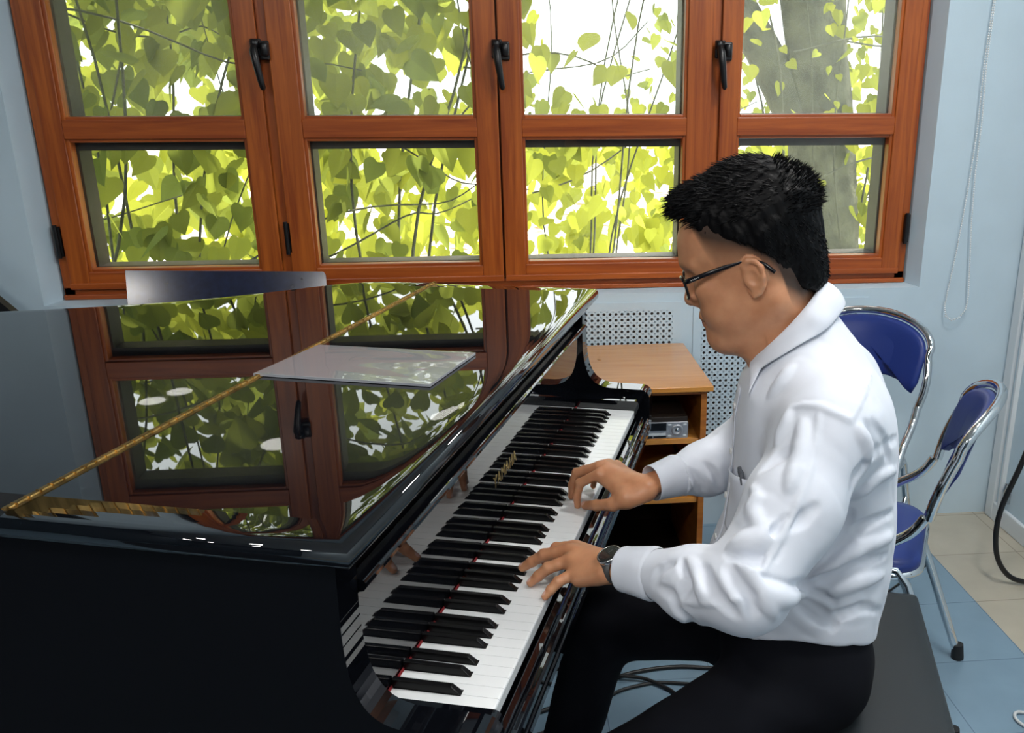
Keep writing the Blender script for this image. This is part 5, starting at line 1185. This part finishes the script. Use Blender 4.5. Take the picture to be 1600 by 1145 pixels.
# cuffs
def cuff(c0, c1, r0, r1, name='cuff'):
    d = nvec(c1-c0); ref = np.array([0, 0, 1.]); u = nvec(ref-d*(ref@d)); w = np.cross(d, u); n = 40
    prof = [(.0, r0*.93, .05), (0, r0*.955, .0), (-.0008, r0*.99, 0), (.001, r0*1.0, 0), (.006, r0*1.004, 0), (.007, r0*.999, 0), (.5, (r0+r1)/2*1.01, 0), (.93, r1*1.03, 0), (.98, r1*1.01, 0), (1.06, r1*.97, 0)]
    L = np.linalg.norm(c1-c0); V = []
    prof2 = [(.045, r0*.90)]+[(t*L if t > .02 else t, r) for t, r, _ in prof[1:]]
    for h, r in prof2:
        for j in range(n):
            t = 2*PI*j/n; rr_ = r*(1+.035*math.cos(2*t+.6)+.012*math.sin(3*t)); V.append(c0+d*h+rr_*(math.cos(t)*u+math.sin(t)*w*1.03)-OFF)
    mb = MB().add(V, [(i*n+j, i*n+(j+1) % n, (i+1)*n+(j+1) % n, (i+1)*n+j) for i in range(len(prof2)-1) for j in range(n)], 0, True)
    return mb.build(name, M['shirt'], shirt)
cuff(CUL[0], CUL[1], .0345, .0390); cuff(CUR[0], CUR[1], .0335, .0385)
# collar: stand + folded leaf, open at the throat
def collar():
    n = 41; inn = []; mid = []; out_ = []
    for i in range(n):
        t = -1+2*i/(n-1); an = t*PI*.93; an2 = t*PI*(.93-.36*t*t)           # 0 = back, +-pi = front
        cb, ca = math.cos(an), math.sin(an)
        inn.append(np.array([.5005+.0535*cb, .5+.0665*ca, 1.155+.062*cb-.004*abs(ca)]))
        a = abs(t)
        lw = .036+.030*max(0, (a-.45)/.55)**1.3
        c2, s2 = math.cos(an2), math.sin(an2); o = np.array([.5085+.0765*c2, .5+.085*s2, 1.155+.060*cb])
        dz = -lw*(1 if a > .3 else .9+.1*a/.3)
        out_.append(o+np.array([.012*(1-a)+.004*a, 0, dz+.002]))
    for p, q in zip(inn, out_): mid.append((p*.80+q*.20)+np.array([(p[0]-.5)*.10, (p[1]-.5)*.10, .007]))
    stand = [p+np.array([0, 0, -.034])+np.array([(p[0]-.5)*.02+.006, (p[1]-.5)*.03, 0]) for p in inn]
    rows = [stand, inn]
    rows.append([(p*.94+q*.06)+np.array([0, 0, .0045]) for p, q in zip(inn, out_)])
    rows += [mid]+[[m*(1-t)+q*t+np.array([(m[0]-.5)*.06*math.sin(PI*t), (m[1]-.5)*.06*math.sin(PI*t), .003*math.sin(PI*t)]) for m, q in zip(mid, out_)] for t in (.33, .66, 1)]
    def push(p, m):
        p = np.array(p, float)
        for _ in range(12):
            v = float(sh.at(p))
            if v >= m: break
            g = np.array([float(sh.at(p+e))-float(sh.at(p-e)) for e in np.eye(3)*.004]); g /= np.linalg.norm(g)+1e-9
            p = p+g*(m-v)
        return p
    for ri, m in ((3, .006), (4, .007), (5, .006), (6, .0045)): rows[ri] = [push(p, m) for p in rows[ri]]
    rows = [[p-OFF for p in r] for r in rows]
    o = MB().grid(rows).build('collar', M['shirt'], shirt)
    so = o.modifiers.new('thick', 'SOLIDIFY'); so.thickness = .0022; so.offset = 0
    sb = o.modifiers.new('s', 'SUBSURF'); sb.levels = 1; sb.render_levels = 1
collar()
def front_pt(a, z, off=.0, lo=.30):
    """point on the shirt front at (a, z), found by marching back from the keys"""
    b = lo
    for _ in range(200):
        d = float(sh.at(np.array([b, a, z])))
        if d < .0005: break
        b += max(d*.7, .0008)
    return np.array([b-off, a, z])
pk = []
for i in range(13):
    row = []
    for j in range(11):
        a = .338+.096*j/10; z = .930-.008*j/10-.125*i/12
        if i > 9: z += .020*abs(j-5)/5*(i-9)/3
        row.append(front_pt(a, z, .0022+.0150*math.sin(PI*j/10)**.8*max(0, 1-i/6)**1.3)-OFF)
    pk.append(row)
pko = MB().grid(pk).build('pocket', M['shirt'], shirt); q = pko.modifiers.new('t', 'SOLIDIFY'); q.thickness = .0018; q.offset = 0
pr_ = [[front_pt(a, z, .0012)-OFF for a in (.448, .455, .463, .471, .478)] for z in np.linspace(1.05, .67, 40)]
pl_o = MB().grid(pr_).build('placket', M['shirt'], shirt); q = pl_o.modifiers.new('t', 'SOLIDIFY'); q.thickness = .0016; q.offset = 0
for z in (1.015, .935, .855, .775): c = front_pt(.463, z, .0036)-OFF; MB().lathe(c, (-1, -.35, .1), [(.0055, -.001), (.0057, .0008), (.004, .0016)], 16).build('button', M['button'], shirt)
# ---- trousers and shoes
tq = SDF([.02, .10, .02], [.78, .90, .72], .006)
tq.fn([.42, .32, .50], [.71, .68, .70], lambda X, Y, Z: (((np.abs(X-.55)/.128)**2.4+(np.abs(Y-.5)/.165)**2.4)**(1/2.4)-1)*.12)
tq.ell((.562, .43, .575), (.098, .095, .095), .05); tq.ell((.562, .57, .575), (.098, .095, .095), .05)
for h_, k_, f_ in LEGS:
    tq.cone(h_, k_, .088, .070, .04); tq.cone(k_, np.array(f_)+[0, 0, .0], .064, .054, .03)
tq.fn([.30, .2, .40], [.80, .80, .4835], lambda X, Y, Z: np.maximum(Z-.4835, np.maximum(.488-X, X-.84)), .004, 's')
tq.fn([.02, .1, .0], [.5, .9, .09], lambda X, Y, Z: Z-.07, .0, 's')
tq.add([.02, .10, .02], [.78, .90, .72], lambda X, Y, Z: .003*vnoise(X, Y, Z, 42))
Vt, Qt = tq.mesh(); pobj('trousers', Vt, Qt, M['trouser'])
for h_, k_, f_ in LEGS:
    g = SDF([f_[0]-.24, f_[1]-.08, -.02], [f_[0]+.10, f_[1]+.08, .16], .004)
    g.cone((f_[0]+.045, f_[1], .045), (f_[0]-.06, f_[1], .040), .042, .045, 0); g.cone((f_[0]-.06, f_[1], .038), (f_[0]-.165, f_[1], .030), .044, .032, .02); g.cone((f_[0], f_[1], .05), (f_[0], f_[1], .11), .040, .046, .02)
    g.fn([f_[0]-.24, f_[1]-.08, -.02], [f_[0]+.10, f_[1]+.08, .02], lambda X, Y, Z: Z-.002+0*X+0*Y, 0, 's')
    v, q = g.mesh(); pobj('shoe', v, q, M['slipper'])

# ---- things worn and carried
def wrist_frame():
    c = WL_+dL*.008; u = nvec(np.array([0, 0, 1.])-dL*dL[2]); w = np.cross(dL, u); return c, u, w
wc, wu, wv = wrist_frame()
watch = thing('wristwatch', 'black-faced wristwatch with grey strap on the left wrist', 'watch', PL(*wc), PHI)
def wp(ax_, r, an): return dL*ax_+r*(math.cos(an)*wu*.86+math.sin(an)*wv*1.06)
V = []; n = 48
for ax_, r in ((-.010, .0262), (-.010, .0285), (.010, .0290), (.010, .0266)):
    for j in range(n): V.append(wp(ax_, r, 2*PI*j/n))
MB().add(V, [(i*n+j, ((i+1) % 4)*n+j, ((i+1) % 4)*n+(j+1) % n, i*n+(j+1) % n) for i in range(4) for j in range(n)], 0, True).build('strap', M['strap'], watch)
an = 0.35 if (wv @ np.array([0, -1., 0])) > 0 else -0.35
nd = nvec(math.cos(an)*wu+math.sin(an)*wv); cc = wp(-.001, .0272, an)
MB().lathe(cc, nd, [(.0190, -.003), (.0202, .000), (.0205, .004), (.0195, .0062), (.0176, .0068), (.0174, .0060)], 36).build('case', M['steel'], watch)
dl = MB().lathe(cc+nd*.0060, nd, [(.0174, -.001), (.0172, .0004)], 36).build('dial', M['dial'], watch)
e1 = nvec(np.cross(nd, dL)); e2 = np.cross(nd, e1); mb = MB()
for k in range(12):
    t = 2*PI*k/12; p = cc+nd*.0068+.0125*(math.cos(t)*e1+math.sin(t)*e2); q = cc+nd*.0068+.0145*(math.cos(t)*e1+math.sin(t)*e2); mb.tube([p, q], .0004, 4)
mb.build('hour_marks', M['steel'], dl)
MB().tube([cc+nd*.0072, cc+nd*.0072+e1*.008-e2*.003], .0005, 4).tube([cc+nd*.0074, cc+nd*.0074-e1*.004-e2*.011], .0004, 4).build('hands', M['steel'], dl)
MB().lathe(cc+nd*.0082, nd, [(.0155, 0), (.0150, .0004)], 30).build('crystal', M['lens'], watch)

gl = thing('eyeglasses', 'black-framed eyeglasses worn by the seated man', 'glasses', PL(*H(.10, 0, .015)), PHI)
GO = H(.10, 0, .015)
G = lambda f, s_, u: H(f, s_, u)-GO
fr = MB()
for s in (-1, 1):
    pts = []; ol = []
    for i in range(36):
        t = 2*PI*i/36; y = .025*math.copysign(abs(math.cos(t))**.55, math.cos(t)); z = .0175*math.copysign(abs(math.sin(t))**.6, math.sin(t))
        sy = .0335+y; pts.append(G(.1135-.9*max(0, sy-.02)**2*6, s*sy, .0065+z))
    fr.tube(pts, .0021, 8, closed=True)
    c = sum(pts)/36
    MB().add([c+(p-c)*.97 for p in pts], [list(range(36))]).build('lens', M['lens'], gl)
fr.tube([G(.1135, -.0085, .013), G(.1150, 0, .015), G(.1135, .0085, .013)], .0022, 8)
fo = fr.build('frame', M['glasses'], gl)
for s in (-1, 1):
    tp = MB().tube([G(.104, s*.0585, .0195), G(.102, s*.066, .0195), G(.096, s*.0715, .0205), G(.055, s*.0765, .0235), (G(.010, s*.0800, .0255)), G(-.008, s*.0815, .0215), G(-.022, s*.0815, .010), G(-.033, s*.0805, -.006)], [.0035, .0038, .0036, .0031, .0028, .0028, .0030, .0026], 10, flat=(1.15, .55)).build('temple', M['glasses'], gl)
    if s < 0:
        mk = MB()
        for k in range(5): p = G(.093-.0030*k, -.0742-.0003*k, .0203+.0003*k); mk.tube([p, p-FW*.0016], .0007, 4)
        mk.build('temple_print', M['logo_white'], tp)
pe = thing('folded_spectacle_cloth', 'dark grey item tucked in the shirt breast pocket', 'pocket item', PL(*front_pt(.384, .926, .006)), PHI)
PQ = front_pt(.384, .926, .006); mb = MB()
for k in range(4): mb.tube([(.004-.0012*k, -.014+.009*k, -.010), (.003-.0014*k, -.014+.009*k, .000), (.0025-.0016*k, -.013+.0085*k, .006+.002*(k%2)), (.003-.0016*k, -.012+.008*k, .0095)], [.0032, .0040, .0035, .0012], 10)
mb.build('cloth', P('dark_grey_cloth', (.10, .11, .13, 1), .7), pe)
# ------------------------------------------------------------------ daylight
w = bpy.data.worlds.new('world'); bpy.context.scene.world = w; w.use_nodes = True
nt = w.node_tree; bg = nt.nodes['Background']
bg.inputs[0].default_value = (0.93, 0.97, 1.0, 1); bg.inputs[1].default_value = 3.5
sl = bpy.data.lights.new('sun', 'SUN'); sl.energy = 15.0; sl.angle = math.radians(3); sl.color = (1, .96, .86)
so_ = bpy.data.objects.new('sun', sl); C.objects.link(so_); so_.rotation_euler = Euler((math.radians(-16), math.radians(22), 0)); so_.location = (0, 8, 8)
# added overhang out of view, blocks direct sun from the windows
struct(MB().box(-3.6, 2.0, 3.20, 3.62, 2.62, 2.72).build('sun_block_eave', M['ceiling']))

# ------------------------------------------------------------------ camera
cam = bpy.data.cameras.new('camera'); co = bpy.data.objects.new('camera', cam); C.objects.link(co)
f, yaw, pitch, roll, h, cy0, cx0 = 1409.6784, .0937, .3154, .0026, 1.4935, 616.1239, 941.97
cam.sensor_fit = 'HORIZONTAL'; cam.sensor_width = 36; cam.lens = f*36/1600
cam.shift_x = -(cx0-800)/1600; cam.shift_y = (cy0-572.5)/1600
cy, sy, cp, sp = math.cos(yaw), math.sin(yaw), math.cos(pitch), math.sin(pitch)
fwd = Vector((sy*cp, cy*cp, -sp)); right = Vector((cy, -sy, 0)); down = fwd.cross(right)
r_ = math.cos(roll)*right+math.sin(roll)*down; d_ = -math.sin(roll)*right+math.cos(roll)*down
Mx = Matrix(((r_.x, -d_.x, -fwd.x, 0), (r_.y, -d_.y, -fwd.y, 0), (r_.z, -d_.z, -fwd.z, h), (0, 0, 0, 1)))
co.matrix_world = Mx; cam.clip_start = .02; cam.clip_end = 200
sc = bpy.context.scene; sc.camera = co
sc.view_settings.view_transform = 'Standard'; sc.view_settings.look = 'None'; sc.view_settings.gamma = 1; sc.view_settings.exposure = 0
sc.view_settings.use_curve_mapping = False
